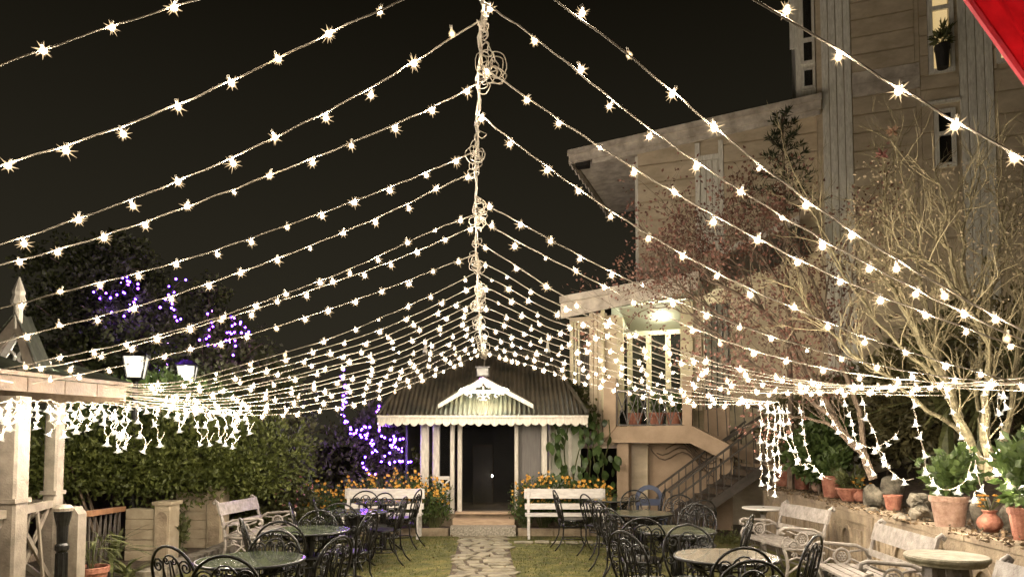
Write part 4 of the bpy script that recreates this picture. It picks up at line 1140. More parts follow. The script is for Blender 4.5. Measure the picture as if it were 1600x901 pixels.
# ---- marigold clumps in the two beds
def marigold(u, top, Y, w_, label):
    x = gx(u, Y); zt = gz(top, Y)
    t = thing('marigold_plant', label, 'plant', (x, Y, .1), 0, 'marigolds flowering beside the pavilion steps')
    fm = MB(); bm = MB(); sm = MB()
    nb = int(95 * w_ / .3)
    for k in range(nb):
        a = R.uniform(0, 2 * pi); rr = R.uniform(0, w_); h = R.uniform(.3, 1) * (zt - .1) * (1 - .25 * (rr / w_) ** 2) + R.uniform(-.08, .06)
        p = Vector((rr * math.cos(a), rr * math.sin(a) * .7, h))
        if k % 2 == 0: sm.tube([(p.x * .3, p.y * .3, 0), (p.x * .7, p.y * .7, h * .5), p], .005, 3, cap=False)
        for q in range(13): fm.leaf(p * .97 + rv() * .09 - Vector((0, 0, R.uniform(0, .3) * h)), rv() + Vector((0, 0, .3)), R.uniform(.04, .09), .014)
        if h > .42 * (zt - .1) and R.random() < .95:
            s = R.uniform(.020, .036); q0 = p + Vector((0, -R.uniform(0, .04), .02))
            for i in range(7):
                b = 2 * pi * i / 7; bm.leaf(q0, (math.cos(b), -.5 + R.uniform(-.2, .2), math.sin(b)), s, s * .5, 0, up=(0, -1, .3))
    fm.build('foliage', M['shrubleaf'], t); sm.build('stem', M['strap'], t)
    b = bm.build('blossoms', M['marigold'], t); b['kind'] = 'stuff'
    return t
mgl = [(500, 752, 'thin marigold clump at far left of the left bed'), (545, 748, 'marigold clump behind the left end of the left slatted bench'), (582, 738, 'marigold clump behind the middle of the left slatted bench'), (618, 733, 'tall marigold clump behind the right half of the left slatted bench'), (650, 734, 'tall marigold clump at right end of the left slatted bench'), (681, 742, 'marigold clump spilling beside the white pavilion rail')]
for u, tp, lb in mgl: marigold(u, tp, 12.88, .30, lb)
mgr = [(822, 745, 'marigold clump spilling by the right side of the pavilion door'), (850, 737, 'tall marigold clump behind the left end of the right slatted bench'), (882, 742, 'marigold clump behind the middle of the right slatted bench'), (912, 746, 'marigold clump behind the right half of the right slatted bench'), (942, 752, 'marigold clump nearest the tan pier under the veranda')]
for u, tp, lb in mgr: marigold(u, tp, 12.88, .29, lb)

# ---- climbing plant with large leaves right of the pavilion: each leaf a piece
def leafmesh(name, m, L=.16, W=.06, droop=.25):
    mb = MB(); n = 5; vs = []; fs = []
    for i in range(n + 1):
        t = i / n; w_ = W * math.sin(pi * min(1, t * .92 + .06)) ** .8; z = -droop * L * t * t
        vs += [(-w_, L * t, z + .12 * w_), (0, L * t, z), (w_, L * t, z + .12 * w_)]
    for i in range(n): fs += [(3 * i, 3 * i + 1, 3 * i + 4, 3 * i + 3), (3 * i + 1, 3 * i + 2, 3 * i + 5, 3 * i + 4)]
    mb.add(vs, fs); me = bpy.data.meshes.new(name); me.from_pydata(mb.v, [], mb.f); me.materials.append(M[m])
    me.polygons.foreach_set('use_smooth', [True] * len(me.polygons)); return me


vm = leafmesh('leaf', 'vine', .20, .065)
t = thing('climbing_vine', 'large leaved climbing vine on the pale wall right of the pavilion', 'vine', (1.35, 13.3, 0))
sm = MB()
for k in range(6):
    u0 = 872 + k * 15; sm.tube([Vector(at(u0 + 6 * math.sin(k * 2 + q), 765 - q * 22, 13.25)) - Vector((1.35, 13.3, 0)) for q in range(6)], .012, 4)
sm.build('stem', M['strap'], t)
for k in range(105):
    u = R.choice([R.gauss(930, 18), R.gauss(910, 22), R.gauss(872, 8)]); v = R.uniform(640, 768)
    p = at(min(u, 962), v, R.uniform(12.95, 13.3)) - Vector((1.35, 13.3, 0))
    inst('leaf', vm, t, p, (R.uniform(-1.9, -.7), R.uniform(-.5, .5), R.uniform(2.2, 4.1)), R.uniform(.6, 1.15))

# ---- back trees on the left
def tree(name, label, base, h, blobs, nleaf, L, W, m='treeleaf', bark='barkdark', group=None, tr=.13):
    t = thing(name, label, 'tree', base, 0, group)
    tm = MB(); tips = []
    tm.tube([(0, 0, 0), (R.uniform(-.1, .1), 0, h * .35), (R.uniform(-.2, .2), 0, h * .6)], tr, 8, r1=tr * .6)
    mb = MB(); tot = sum(b[3] ** 2 for b in blobs)
    for (x, y, z, r, sq) in blobs:
        tm.tube([(0, 0, h * R.uniform(.3, .55)), (x * .5, y * .5, (z + h * .5) * .5), (x, y, z)], tr * .4, 5, r1=.015)
        for q in range(6):
            d = rv(); tm.tube([(x, y, z), (x + d.x * r * .5, y + d.y * r * .5, z + d.z * r * .5), (x + d.x * r, y + d.y * r, z + d.z * r * sq)], .018, 3, r1=.006, cap=False)
        k = int(nleaf * r * r / tot)
        nc = max(6, k // 22); cs = []
        for _ in range(nc):
            d = rv(); rr = r * (.45 + .6 * R.random()); cs.append((Vector((x + d.x * rr, y + d.y * rr, z + d.z * rr * sq)), r * R.uniform(.12, .26)))
        for _ in range(k):
            c, cr_ = R.choice(cs); d = rv(); mb.leaf(c + d * cr_ * R.random() ** .4, d + rv() + Vector((0, 0, -.1)), L * R.uniform(.6, 1.3), W * R.uniform(.7, 1.3))
    tm.build('trunk', M[bark], t); mb.build('crown', M[m], t)
    return t
def tb(u, v, Y, r, sq, base): p = at(u, v, Y); return (p.x - base[0], p.y - base[1], p.z, r, sq)
b0 = (gx(170, 13.5), 13.5, 0)
tree('shade_tree', 'tall dark tree behind the gazebo and lanterns, hung with purple lights', b0, 5.5, [tb(120, 430, 13.3, .9, .8, b0), (tb(190, 420, 13.6, .8, .7, b0)), tb(200, 520, 13, .95, .75, b0), tb(110, 520, 13.4, .8, .9, b0), tb(255, 470, 13.8, .6, .7, b0), tb(150, 590, 13, .9, .8, b0), tb(250, 560, 13.2, .8, .8, b0), tb(180, 385, 13.4, .5, .7, b0)], 15000, .10, .03)
b1 = (gx(345, 13.6), 13.6, 0)
tree('garden_tree', 'thinner dark tree right of the lanterns with magenta lights on its twigs', b1, 4.4, [tb(330, 520, 13.6, .65, .8, b1), tb(380, 560, 13.4, .7, .8, b1), tb(320, 590, 13.2, .75, .8, b1), tb(420, 590, 13.6, .65, .9, b1), tb(350, 630, 13, .8, .8, b1), tb(325, 455, 13.8, .4, .8, b1), tb(440, 640, 13.5, .6, .9, b1)], 11000, .10, .03)
hedge('lantern_shrub', 'bright green bush lit from above by the two white lanterns', [(gx(225, 11.3), 11.5, 2.25, .6, .8), (gx(290, 11.8), 12.1, 2.1, .65, .8), (gx(160, 11.3), 11.4, 2.0, .65, .8)], 5200, .11, .035, 'shrubleaf', cat='bush')

# ---- pots
def pot(name, label, x, y, z, r, h, m='terra', style='flower', group='terracotta pots on the terrace wall'):
    t = thing(name, label, 'pot', (x, y, z), 0, group)
    if style == 'flower':
        MB().lathe([(r * .70, 0), (r * .74, h * .12), (r * .92, h * .80), (r * .93, h * .81)], 20, cap1=False).build('body', M[m], t)
        MB().lathe([(r * .94, h * .80), (r, h * .81), (r * 1.02, h * .98), (r * .98, h), (r * .9, h), (r * .88, h * .9)], 20, cap0=False, cap1=False).build('rim', M[m], t)
    elif style == 'bowl':
        MB().lathe([(r * .55, 0), (r * .85, h * .5), (r * .97, h * .85)], 20, cap1=False).build('body', M[m], t)
        MB().lathe([(r * .98, h * .82), (r * 1.04, h * .88), (r, h), (r * .9, h)], 20, cap0=False, cap1=False).build('rim', M[m], t)
    else:
        MB().lathe([(r * .5, 0), (r * .88, h * .2), (r, h * .40), (r * .85, h * .62), (r * .5, h * .80), (r * .45, h * .86)], 20, cap1=False).build('body', M[m], t, smooth=True)
        MB().lathe([(r * .46, h * .85), (r * .62, h * .97), (r * .60, h), (r * .45, h * .98)], 20, cap0=False, cap1=False).build('rim', M[m], t)
    MB().lathe([(.0, h * .88), (r * (.86 if style != 'vase' else .44), h * .88)], 20, cap0=False, cap1=False).build('soil', M['soil'], t)
    return t
Z0 = WH + .0
def wpot(u, v, wpx, hpx, **k):
    Y = (EYE - Z0) * F / (v - 690); x = gx(u, Y); r = wpx * Y / F / 2; h = hpx * Y / F
    return pot(k.pop('name', 'flower_pot'), k.pop('label'), x, Y, Z0, r, h, **k), Vector((x, Y, Z0 + h)), r
def bush(name, label, p, r, h, n, m='shrubleaf', L=.09, W=.028, cat='plant'):
    t = thing(name, label, cat, p)
    mb = MB(); sm = MB()
    for k in range(max(5, n // 40)):
        a = R.uniform(0, 2 * pi); rr = r * R.uniform(.1, .9); tip = Vector((rr * math.cos(a), rr * math.sin(a), h * R.uniform(.45, 1)))
        sm.tube([(0, 0, -.02), (tip.x * .5, tip.y * .5, tip.z * .5), tip], .007, 4, r1=.003, cap=False)
        for _ in range(40):
            f = R.uniform(.25, 1.05); q = tip * f + rv() * r * .28; mb.leaf(q, (q - Vector((0, 0, h * .2))).normalized() + rv() * .7, L * R.uniform(.6, 1.2), W)
    mb.build('foliage', M[m], t); sm.build('stem', M['strap'], t); return t
_, p1, r1 = wpot(1223, 758, 29, 28, label='terracotta pot at the far end of the terrace wall beside the stairs')
bush('potted_plant', 'thin plant in the farthest terracotta pot by the stairs', p1, .22, .4, 200, 'darkleaf')
_, p2, r2 = wpot(1251, 763, 27, 30, label='terracotta pot second from the stairs on the terrace wall')
bush('potted_plant', 'thin leaved plant in the second terracotta pot from the stairs', p2, .2, .5, 220, 'darkleaf')
_, p3, r3 = wpot(1274, 767, 16, 18, label='small pale round vase holding marigolds between two pots', style='vase', m='terrapale', name='vase')
def posy(p, r, n, label):
    t = thing('marigold_posy', label, 'flowers', p); bm = MB(); sm = MB()
    for k in range(n):
        q = Vector((R.uniform(-1, 1) * r, R.uniform(-1, 1) * r, R.uniform(.01, 1.1) * r)); s = R.uniform(.028, .042)
        sm.tube([(0, 0, -.03), q], .004, 3, cap=False)
        fl_ = MB()
        for ring_ in range(2):
            for i in range(7):
                b = 2 * pi * i / 7 + ring_ * .4; fl_.leaf(q, (math.cos(b), math.sin(b), .3 + ring_ * .7), s * (1 - .25 * ring_), s * .45, 0, up=(0, 0, 1))
        fl_.build('bloom', M['marigold'], t)
    sm.build('stem', M['strap'], t)
posy(p3, .12, 11, 'orange marigolds standing in the small pale vase')
_, p4, r4 = wpot(1297, 776, 32, 34, label='square shouldered terracotta pot with a light bulb against its rim')
bush('potted_plant', 'leafy green plant in the pot beneath the lit tree trunk', p4, .26, .42, 420, 'shrubleaf')
_, p5, r5 = wpot(1324, 781, 38, 20, label='wide shallow brown terracotta bowl of small white flowers', style='bowl', name='bowl')
bush('potted_plant', 'small pale flowered plant in the wide shallow bowl', p5, .17, .22, 200, 'strap')
_, p6, r6 = wpot(1341, 783, 20, 20, label='small terracotta vase beside the shallow bowl and round stone', style='vase', name='vase')
posy(p6, .13, 12, 'orange marigolds standing in the small terracotta vase by the round stone')
_, p7, r7 = wpot(1392, 795, 28, 23, label='little terracotta pot in front of the large round stone')
_, p8, r8 = wpot(1479, 821, 55, 48, label='largest pale terracotta pot with rounded rim and leafy shrub', m='terrapale')
bush('potted_plant', 'dense leafy shrub in the largest pale terracotta pot', p8, .27, .38, 900, 'shrubleaf', .085, .03)
_, p9, r9 = wpot(1541, 829, 36, 34, label='squat round terracotta vase of orange marigolds', style='vase', name='vase')
posy(p9, .11, 12, 'orange marigolds standing in the squat round vase')
_, p10, r10 = wpot(1597, 843, 48, 52, label='tall terracotta pot at the right edge of the picture')
bush('potted_plant', 'glossy leaved plant in the tall pot at the right edge', p10, .26, .5, 360, 'shrubleaf', .12, .035)
# stones on the terrace
def rockmesh(a, b, h, lump):
    """an angular stone: a jittered ball cut by a few flat faces"""
    me = MB(); n1, n2 = 10, 16; vs = []; fs = []
    cuts = [(rv(), R.uniform(.62, .88)) for _ in range(int(4 + lump * 60))]
    for i in range(n1 + 1):
        th_ = pi * i / n1
        for j in range(n2):
            f = 2 * pi * j / n2; d = Vector((math.sin(th_) * math.cos(f), math.sin(th_) * math.sin(f), math.cos(th_)))
            k = min([1.0] + [c / max(.05, d.dot(q)) for q, c in cuts if d.dot(q) > .05]) * (1 + R.uniform(-.025, .025) * (0 < i < n1))
            vs.append((d.x * a * k, d.y * b * k, h * .45 + d.z * h * .52 * k))
    for i in range(n1):
        for j in range(n2): fs.append((i * n2 + j, (i + 1) * n2 + j, (i + 1) * n2 + (j + 1) % n2, i * n2 + (j + 1) % n2))
    return me.add(vs, fs)
def rock(label, u, v, wpx, hpx, m='rock', lump=.12, name='garden_stone', pile=False):
    Y = (EYE - Z0) * F / (v - 690) + .12; x = gx(u, Y); a = wpx * Y / F / 2; h = hpx * Y / F
    if pile:
        t = thing('rock_pile', label, 'rocks', (x, Y, Z0 - .03))
        for k in range(11):
            f = k / 11; s_ = R.uniform(.4, .62); rockmesh(a * s_, a * s_ * .9, h * s_ * .8, .2).build('rock', M[m], t, loc=(a * R.uniform(-.7, .7) * (1 - f * .7), a * R.uniform(-.5, .4), h * .68 * f), rot=(R.uniform(-.4, .4), R.uniform(-.4, .4), R.uniform(0, 6)))
        return t
    o = rockmesh(a, a * .9, h, lump).build(name, M[m], loc=(x, Y, Z0 - .03), rot=(0, 0, R.uniform(0, 6)), smooth=lump < .05); return tag(o, label, 'stone')
rock('rough pale boulder to the left of the large round stone', 1362, 792, 36, 42)
rock('large smooth round stone behind the little terracotta pot', 1390, 788, 48, 50, lump=.03)
rock('dark jagged rock pile left of the largest pale pot', 1432, 812, 58, 52, pile=True)
rock('small grey cobble lying in front of the pale boulder', 1362, 800, 24, 12)
rock('flat dark stone at the foot of the jagged rock', 1405, 812, 30, 16, lump=.2)
rock('grey upright stone just right of the largest pale pot', 1527, 818, 36, 56, lump=.08)
rock('white rounded stone between the squat vase and the tall pot', 1570, 826, 26, 46, lump=.06)

# ---- potted palm and strap plants at the lower left
pt, pY = None, 7.7
pot('flower_pot', 'terracotta pot at the bottom left holding the small palm', gx(148, pY), pY, .0, .185, gz(884, pY), group='terracotta pots')
sl_ = leafmesh('leaf', 'strap', .34, .022, .5)
t = thing('potted_palm', 'small palm with slender green leaves in the bottom left pot', 'palm', (gx(150, pY), pY, gz(886, pY)))
cmr = MB()
for k in range(7): a = k * .9; cmr.tube([(0, 0, -.05), (.07 * math.cos(a), .07 * math.sin(a), .18), (.16 * math.cos(a), .16 * math.sin(a), .34)], .006, 4)
cmr.build('stem', M['strap'], t)
for k in range(46):
    a = (k % 7) * .9; f = R.uniform(.35, 1); inst('leaf', sl_, t, (.16 * f * math.cos(a), .16 * f * math.sin(a), .34 * f), (R.uniform(-.1, .7), R.uniform(-.3, .3), a - pi / 2 + R.uniform(-1.1, 1.1)), R.uniform(.4, .8))
sv = leafmesh('leaf', 'strap', .55, .024, .75)
def strapplant(label, p, n, s, name='strap_plant'):
    t = thing(name, label, 'plant', p)
    MB().lathe([(.04 * s, -.02), (.03 * s, .1 * s)], 6).build('base', M['strap'], t)
    for k in range(n): inst('leaf', sv, t, (R.uniform(-.05, .05), R.uniform(-.05, .05), R.uniform(0, .1)), (R.uniform(.25, 1.25), R.uniform(-.2, .2), R.uniform(0, 2 * pi)), R.uniform(.6, 1.15) * s)
strapplant('arching strap leaved plant beside the bottom left pot and block wall', (gx(205, 8.4), 8.4, .02), 34, 1.0)
strapplant('striped strap leaved plant behind the bottom left potted palm', (gx(176, 8.6), 8.7, .25), 26, .9)
bush('border_plant', 'small weedy plant growing in the gap between the two block walls', (gx(290, 10.5), 10.4, .05), .22, .65, 260, 'strap')
# plants against the foot of the right benches
for u, Y, lb in ((1275, 9.2, 'low weeds on the lawn edge behind the black crate'), (1140, 11.6, 'low weeds at the foot of the iron stairs')):
    bush('weeds', lb, (gx(u, Y), Y, 0), .25, .16, 260, 'strap', .06, .012)

# ---- bank behind the terrace
hedge('bank_shrub', 'leafy green shrub on the bank behind the pots near the stairs', [(gx(1290, 10.6), 10.9, 1.45, .40, .9), (gx(1315, 10.6), 11.1, 1.7, .34, .9)], 2600, .10, .04, 'shrubleaf', cat='shrub')
hedge('bank_bush', 'dark green bush on the bank behind the bare tree', [(gx(1470, 10), 10.6, 2.2, .85, 1.0), (gx(1560, 9.5), 10.2, 2.5, 1.0, 1.1), (gx(1640, 9), 9.6, 2.3, 1.1, 1.2)], 7000, .13, .028, 'bankleaf', cat='bush')
hedge('bank_hedge', 'dark undergrowth on the bank at the foot of the house wall', [(gx(1260, 12), 12.3, 1.9, .6, .9), (gx(1340, 12), 12.2, 2.1, .75, .9), (gx(1420, 11.6), 12.0, 2.2, .8, 1.0)], 6000, .11, .03, 'bankleaf', cat='bush')
sw = leafmesh('leaf', 'strap', 1.2, .03, .8)
for (u, v, Y, n, lb) in ((1535, 640, 8.3, 46, 'big clump of long strap leaves behind the bare tree at right'), (1590, 560, 8.1, 40, 'clump of long drooping strap leaves at the right edge of the bank'), (1480, 655, 8.7, 36, 'clump of strap leaves behind the hanging light garlands')):
    p = at(u, v, Y); t = thing('flax_clump', lb, 'plant', p)
    MB().lathe([(.08, -.5), (.05, .15)], 6).build('base', M['strap'], t)
    for k in range(n): inst('leaf', sw, t, (R.uniform(-.1, .1), R.uniform(-.1, .1), R.uniform(-.1, .1)), (R.uniform(.4, 1.35), R.uniform(-.2, .2), R.uniform(0, 2 * pi)), R.uniform(.6, 1.1))

# bare tree: main limbs traced where they stand, twigs grown from them
def limbtree(name, label, base, limbs, bark, r0, twigs, leaf=None, nleaf=0, L=.06, W=.025, kids=3, cat='tree', tl=.7, depth=2, leafname='crown', upw=.10, jit=.05):
    t = thing(name, label, cat, base)
    B = Vector(base); tips = []
    trunkm = MB(); tw = MB()
    for li, (pts, Ya, Yb, ra) in enumerate(limbs):
        P = []
        n = len(pts)
        for i, (u, v) in enumerate(pts):
            f = i / (n - 1); Y = 1 / ((1 - f) / Ya + f / Yb); P.append(at(u, v, Y))
        Q = []
        for i in range(n - 1):
            for q in range(3): Q.append(P[i].lerp(P[i + 1], q / 3) + rv() * jit * .35)
        Q.append(P[-1])
        (trunkm if ra > .02 else tw).tube([q - B for q in Q], ra, 6, r1=ra * .38)
        k = int(twigs * (Q[-1] - Q[0]).length)
        for _ in range(k):
            i = R.randint(len(Q) // 4, len(Q) - 1); d = (Q[i] - Q[max(0, i - 2)]).normalized()
            grow(tw, Q[i] - B, (d + rv() * .8 + Vector((0, 0, .15))).normalized(), tl * R.uniform(.5, 1.2), min(.0085, ra * .32), depth, tips, kids, .28, upw, .62, .7, 4)
    trunkm.build('trunk', M[bark], t); tw.build('branches', M[bark if bark != 'bark' else 'twig'], t)
    if leaf:
        mb = MB()
        for _ in range(nleaf):
            p, d = R.choice(tips); mb.leaf(p + rv() * R.uniform(0, .22), d + rv() * 1.1, L * R.uniform(.6, 1.3), W)
        mb.build(leafname, M[leaf], t)
    return t
bY = 7.6
limbs = [
    ([(1546, 752), (1542, 690), (1540, 620), (1545, 560), (1544, 536)], 7.0, 7.0, .05),
    ([(1544, 536), (1528, 506), (1510, 478), (1496, 455), (1475, 431), (1454, 408), (1426, 394), (1400, 380)], 7.0, 6.4, .03),
    ([(1518, 490), (1507, 422), (1505, 366), (1517, 324), (1510, 301)], 6.9, 6.7, .026),
    ([(1524, 498), (1554, 436), (1570, 420)], 7.0, 6.8, .018),
    ([(1545, 560), (1547, 431), (1561, 390), (1570, 357), (1559, 320)], 7.1, 7.2, .024),
    ([(1496, 455), (1482, 390), (1472, 366), (1479, 329), (1470, 290)], 6.8, 6.6, .02),
    ([(1548, 750), (1510, 680), (1472, 590), (1440, 534), (1412, 487), (1398, 455), (1384, 432)], 7.1, 7.3, .045),
    ([(1500, 655), (1477, 590), (1461, 534), (1454, 501), (1440, 440), (1425, 330)], 7.2, 7.5, .035),
    ([(1552, 748), (1575, 660), (1590, 560), (1605, 470), (1600, 380), (1615, 300)], 7.1, 7.2, .035),
    ([(1535, 690), (1527, 620), (1530, 540), (1540, 470), (1535, 400)], 7.3, 7.8, .022),
    ([(1470, 590), (1425, 560), (1370, 500), (1320, 430), (1290, 380), (1270, 330)], 7.2, 7.6, .022),
    ([(1455, 570), (1420, 480), (1390, 400), (1380, 330), (1385, 270)], 7.4, 7.9, .02),
    ([(1510, 680), (1450, 640), (1390, 590), (1330, 550), (1280, 500), (1240, 450)], 7.3, 7.8, .024),
]
bt_ = limbtree('bare_tree', 'bare pale branched tree rising behind the pots, lit by hanging bulbs', at(1546, 752, 7.0), limbs, 'bark', .05, 9, None, 0, kids=3, tl=.55)
mb = MB()
orgb = Vector(bt_.location)
for k in range(1500):
    u = R.uniform(1330, 1600); v = R.uniform(250, 470); p = at(u, v, R.uniform(6.4, 7.6)); mb.leaf(p - orgb, rv(), R.uniform(.02, .05), .010)
mb.build('dry_leaves', M['palebloom'], bt_)['kind'] = 'stuff'
mlimbs = [
    ([(1366, 750), (1352, 712), (1330, 690), (1304, 655), (1272, 600), (1235, 540), (1195, 490), (1150, 455), (1110, 440)], 8.3, 8.9, .055),
    ([(1304, 655), (1262, 620), (1215, 590), (1165, 560), (1120, 520), (1080, 500)], 8.4, 9.2, .03),
    ([(1272, 600), (1240, 520), (1220, 450), (1190, 400), (1150, 370)], 8.5, 8.7, .03),
    ([(1352, 712), (1340, 640), (1310, 560), (1290, 480), (1260, 420), (1240, 380)], 8.4, 8.4, .035),
    ([(1235, 540), (1190, 520), (1140, 500), (1090, 470), (1055, 440), (1030, 400)], 8.6, 9.4, .024),
    ([(1330, 690), (1290, 660), (1240, 650), (1190, 625), (1150, 610)], 8.4, 8.8, .022),
    ([(1195, 490), (1160, 420), (1120, 390), (1085, 370)], 8.8, 9.1, .02),
    ([(1310, 560), (1330, 480), (1330, 420), (1345, 380)], 8.4, 8.2, .02),
    ([(1120, 520), (1080, 490), (1040, 480), (1000, 485), (975, 515)], 9.2, 9.8, .012),
]
limbtree('maple_tree', 'reddish leaved maple leaning left in front of the veranda and house wall', at(1366, 750, 8.3), mlimbs, 'barkdark', .05, 9, 'redleaf', 6500, .05, .018, tl=.6, upw=.04)
# bright flood lit lower trunk pieces are simply the trunk beside the bulbs
lt = MB(); P = [at(u, v, 7.9) for u, v in ((1368, 746), (1352, 712), (1334, 690), (1318, 676))]
# small pine by the house wall
pp = at(1225, 330, 11.6); t = thing('pine_tree', 'small dark pine standing against the house wall above the maple', 'pine', (pp.x, 11.6, 0))
tm = MB().tube([(0, 0, 0), (.05, 0, 2.5), (.0, 0, gz(180, 11.6))], .07, 6, r1=.015); cmx = MB()
zt = gz(178, 11.6)
for k in range(40):
    z = zt - .05 - 1.7 * (k / 40) ** .9; a = k * 2.4; L = .10 + .55 * (zt - z) / 1.6 * R.uniform(.6, 1.1)
    tip = Vector((L * math.cos(a), L * math.sin(a), z + .12)); tm.tube([(0, 0, z), tip], .012, 3, r1=.005, cap=False)
    for q in range(34):
        f = R.uniform(.3, 1.05); p = Vector((0, 0, z)).lerp(tip, f); cmx.leaf(p, (tip - Vector((0, 0, z))).normalized() * .5 + rv() * .8 + Vector((0, 0, .4)), R.uniform(.08, .16), .011)
tm.build('trunk', M['barkdark'], t); cmx.build('crown', M['pine'], t)
# tall flower stems
for (u, v, lb, m) in ((1395, 205, 'tall stem with a pale dried flower head above the bare tree', 'dried'), (1378, 242, 'shorter stem with a pinkish flower head beside the tall dried one', 'pinkflower')):
    p = at(u, v, 7.7); t = thing('dried_flower', lb, 'flower', (p.x, 7.7, 1.2)); sm = MB()
    b0_ = at(u + 22, 420, 7.5) - Vector((p.x, 7.7, 1.2)); zz_ = p.z - 1.2; sm.tube([b0_, b0_.lerp(Vector((0, 0, zz_)), .5) + Vector((-.03, 0, .05)), (0, 0, zz_)], .012, 4, r1=.006); sm.build('stem', M['twig'], t)
    for k in range(22):
        a = 2 * pi * k / 22; pm = MB().leaf((0, 0, p.z - 1.2), (math.cos(a), math.sin(a) * .6, R.uniform(-.7, .9)), R.uniform(.05, .10), .018); pm.build('petal', M[m], t)

# balcony pots
for k, (u, lb) in enumerate(((992, 'terracotta pot at the left of the balcony behind the lattice'), (1026, 'terracotta pot at the middle of the balcony behind the lattice'), (1053, 'terracotta pot at the right of the balcony behind the lattice'))):
    lx, lz = hl(u, 660, 1.6); wp = HM @ Vector((lx, -1.6, hl(1000, 664, 1.9)[1]))
    pot('flower_pot', lb, wp.x, wp.y, wp.z, .15, .24, group='terracotta pots on the balcony')
    bush('potted_plant', lb.replace('terracotta pot', 'leafy plant potted').replace(' behind the lattice', ' floor'), wp + Vector((0, 0, .24)), .2, .45, 260, 'shrubleaf')
# palm in the lit window
wp = HM @ Vector((hl(1472, 105, TO + .1)[0], -TO - .16, bz0 + .02))
pot('flower_pot', 'dark pot standing on the sill of the lit upper window', wp.x, wp.y, wp.z, .13, .42, m='dark', group='pots')
bush('window_palm', 'small palm standing in the lit upper window', wp + Vector((0, 0, .42)), .16, .42, 160, 'strap', .16, .02)

# lanterns
def lantern(u, v, Y, label):
    p = at(u, v, Y); t = thing('street_lantern', label, 'street lamp', (p.x, Y, 0), .3, 'white glowing garden lanterns')
    MB().lathe([(.09, 0), (.09, .12), (.045, .2), (.04, p.z - .24), (.07, p.z - .2)], 10).build('post', M['black'], t)
    def ringp(s, z): return [(s * a, s * b, z) for a, b in ((-1, -1), (1, -1), (1, 1), (-1, 1))]
    lo, hi = ringp(.105, p.z - .17), ringp(.155, p.z + .15)
    for k in range(4):
        a, b, c, d = lo[k], lo[(k + 1) % 4], hi[(k + 1) % 4], hi[k]; MB().add([a, b, c, d], [(0, 1, 2, 3)]).build('pane', M['lantern'], t)
        MB().beam(lo[k], hi[k], .022, .022).build('corner_bar', M['black'], t)
    MB().box(-.115, .115, -.115, .115, p.z - .195, p.z - .172).build('base', M['black'], t)
    MB().lathe([(.005, p.z - .10), (.05, p.z - .07), (.075, p.z), (.05, p.z + .07), (.02, p.z + .1)], 12).build('bulb', M['lanternbulb'], t, smooth=True)
    for k in range(4): MB().beam(hi[k], hi[(k + 1) % 4], .03, .03).build('rim_bar', M['black'], t)
    MB().add(ringp(.185, p.z + .155) + ringp(.06, p.z + .25) , [(3, 2, 1, 0), (4, 5, 6, 7), (0, 1, 5, 4), (1, 2, 6, 5), (2, 3, 7, 6), (3, 0, 4, 7)]).build('cap', M['black'], t)
    MB().lathe([(.03, p.z + .25), (.02, p.z + .30), (.002, p.z + .33)], 8).build('finial', M['black'], t)
lantern(212, 572, 10.6, 'larger white glowing lantern nearer the gazebo roof')
lantern(292, 585, 12.0, 'smaller white glowing lantern right of the gazebo roof')
# the red cloth overhead at the right
Yc = 2.1
A, B = at(1498, -22, Yc), at(1622, 152, Yc)
vs = []; n1, n2 = 26, 14
for i in range(n1 + 1):
    for j in range(n2 + 1):
        f = i / n1; g_ = j / n2; p = A.lerp(B, f) + Vector((.95 * g_, .35 * g_, .42 * g_)) + Vector((0, 0, -.05 * math.sin(pi * f) * g_))
        h = .05 * math.sin(g_ * 21 + f * 1.6) * min(1, g_ * 5); vs.append(p + Vector((-.3 * h, -h, h)))
fs = [(i * (n2 + 1) + j, (i + 1) * (n2 + 1) + j, (i + 1) * (n2 + 1) + j + 1, i * (n2 + 1) + j + 1) for i in range(n1) for j in range(n2)]
ac = MB().add(vs, fs).build('cloth_canopy', M['red'], smooth=True); md = ac.modifiers.new('thickness', 'SOLIDIFY'); md.thickness = .004
tag(ac, 'red cloth awning hanging into the upper right corner', 'awning')
hm = MB().tube([v for v in vs[0::n2 + 1]], .012, 6); hm.build('hem', M['red'], ac)

# ================================================================ LIGHT STRINGS
def ico(r, c=(0, 0, 0)):
    t = (1 + 5 ** .5) / 2; V = [(-1, t, 0), (1, t, 0), (-1, -t, 0), (1, -t, 0), (0, -1, t), (0, 1, t), (0, -1, -t), (0, 1, -t), (t, 0, -1), (t, 0, 1), (-t, 0, -1), (-t, 0, 1)]
    s = r / math.sqrt(1 + t * t)
    f = [(0, 11, 5), (0, 5, 1), (0, 1, 7), (0, 7, 10), (0, 10, 11), (1, 5, 9), (5, 11, 4), (11, 10, 2), (10, 7, 6), (7, 1, 8), (3, 9, 4), (3, 4, 2), (3, 2, 6), (3, 6, 8), (3, 8, 9), (4, 9, 5), (2, 4, 11), (6, 2, 10), (8, 6, 7), (9, 8, 1)]
    return [(x * s + c[0], y * s + c[1], z * s + c[2]) for x, y, z in V], f
def mesh_of(name, mb, mats):
    me = bpy.data.meshes.new(name); me.from_pydata(mb.v, [], mb.f)
    for m in mats: me.materials.append(m)
    me.polygons.foreach_set('material_index', mb.m); me.polygons.foreach_set('use_smooth', [True] * len(me.polygons)); return me
gr_ = (1 + 5 ** .5) / 2
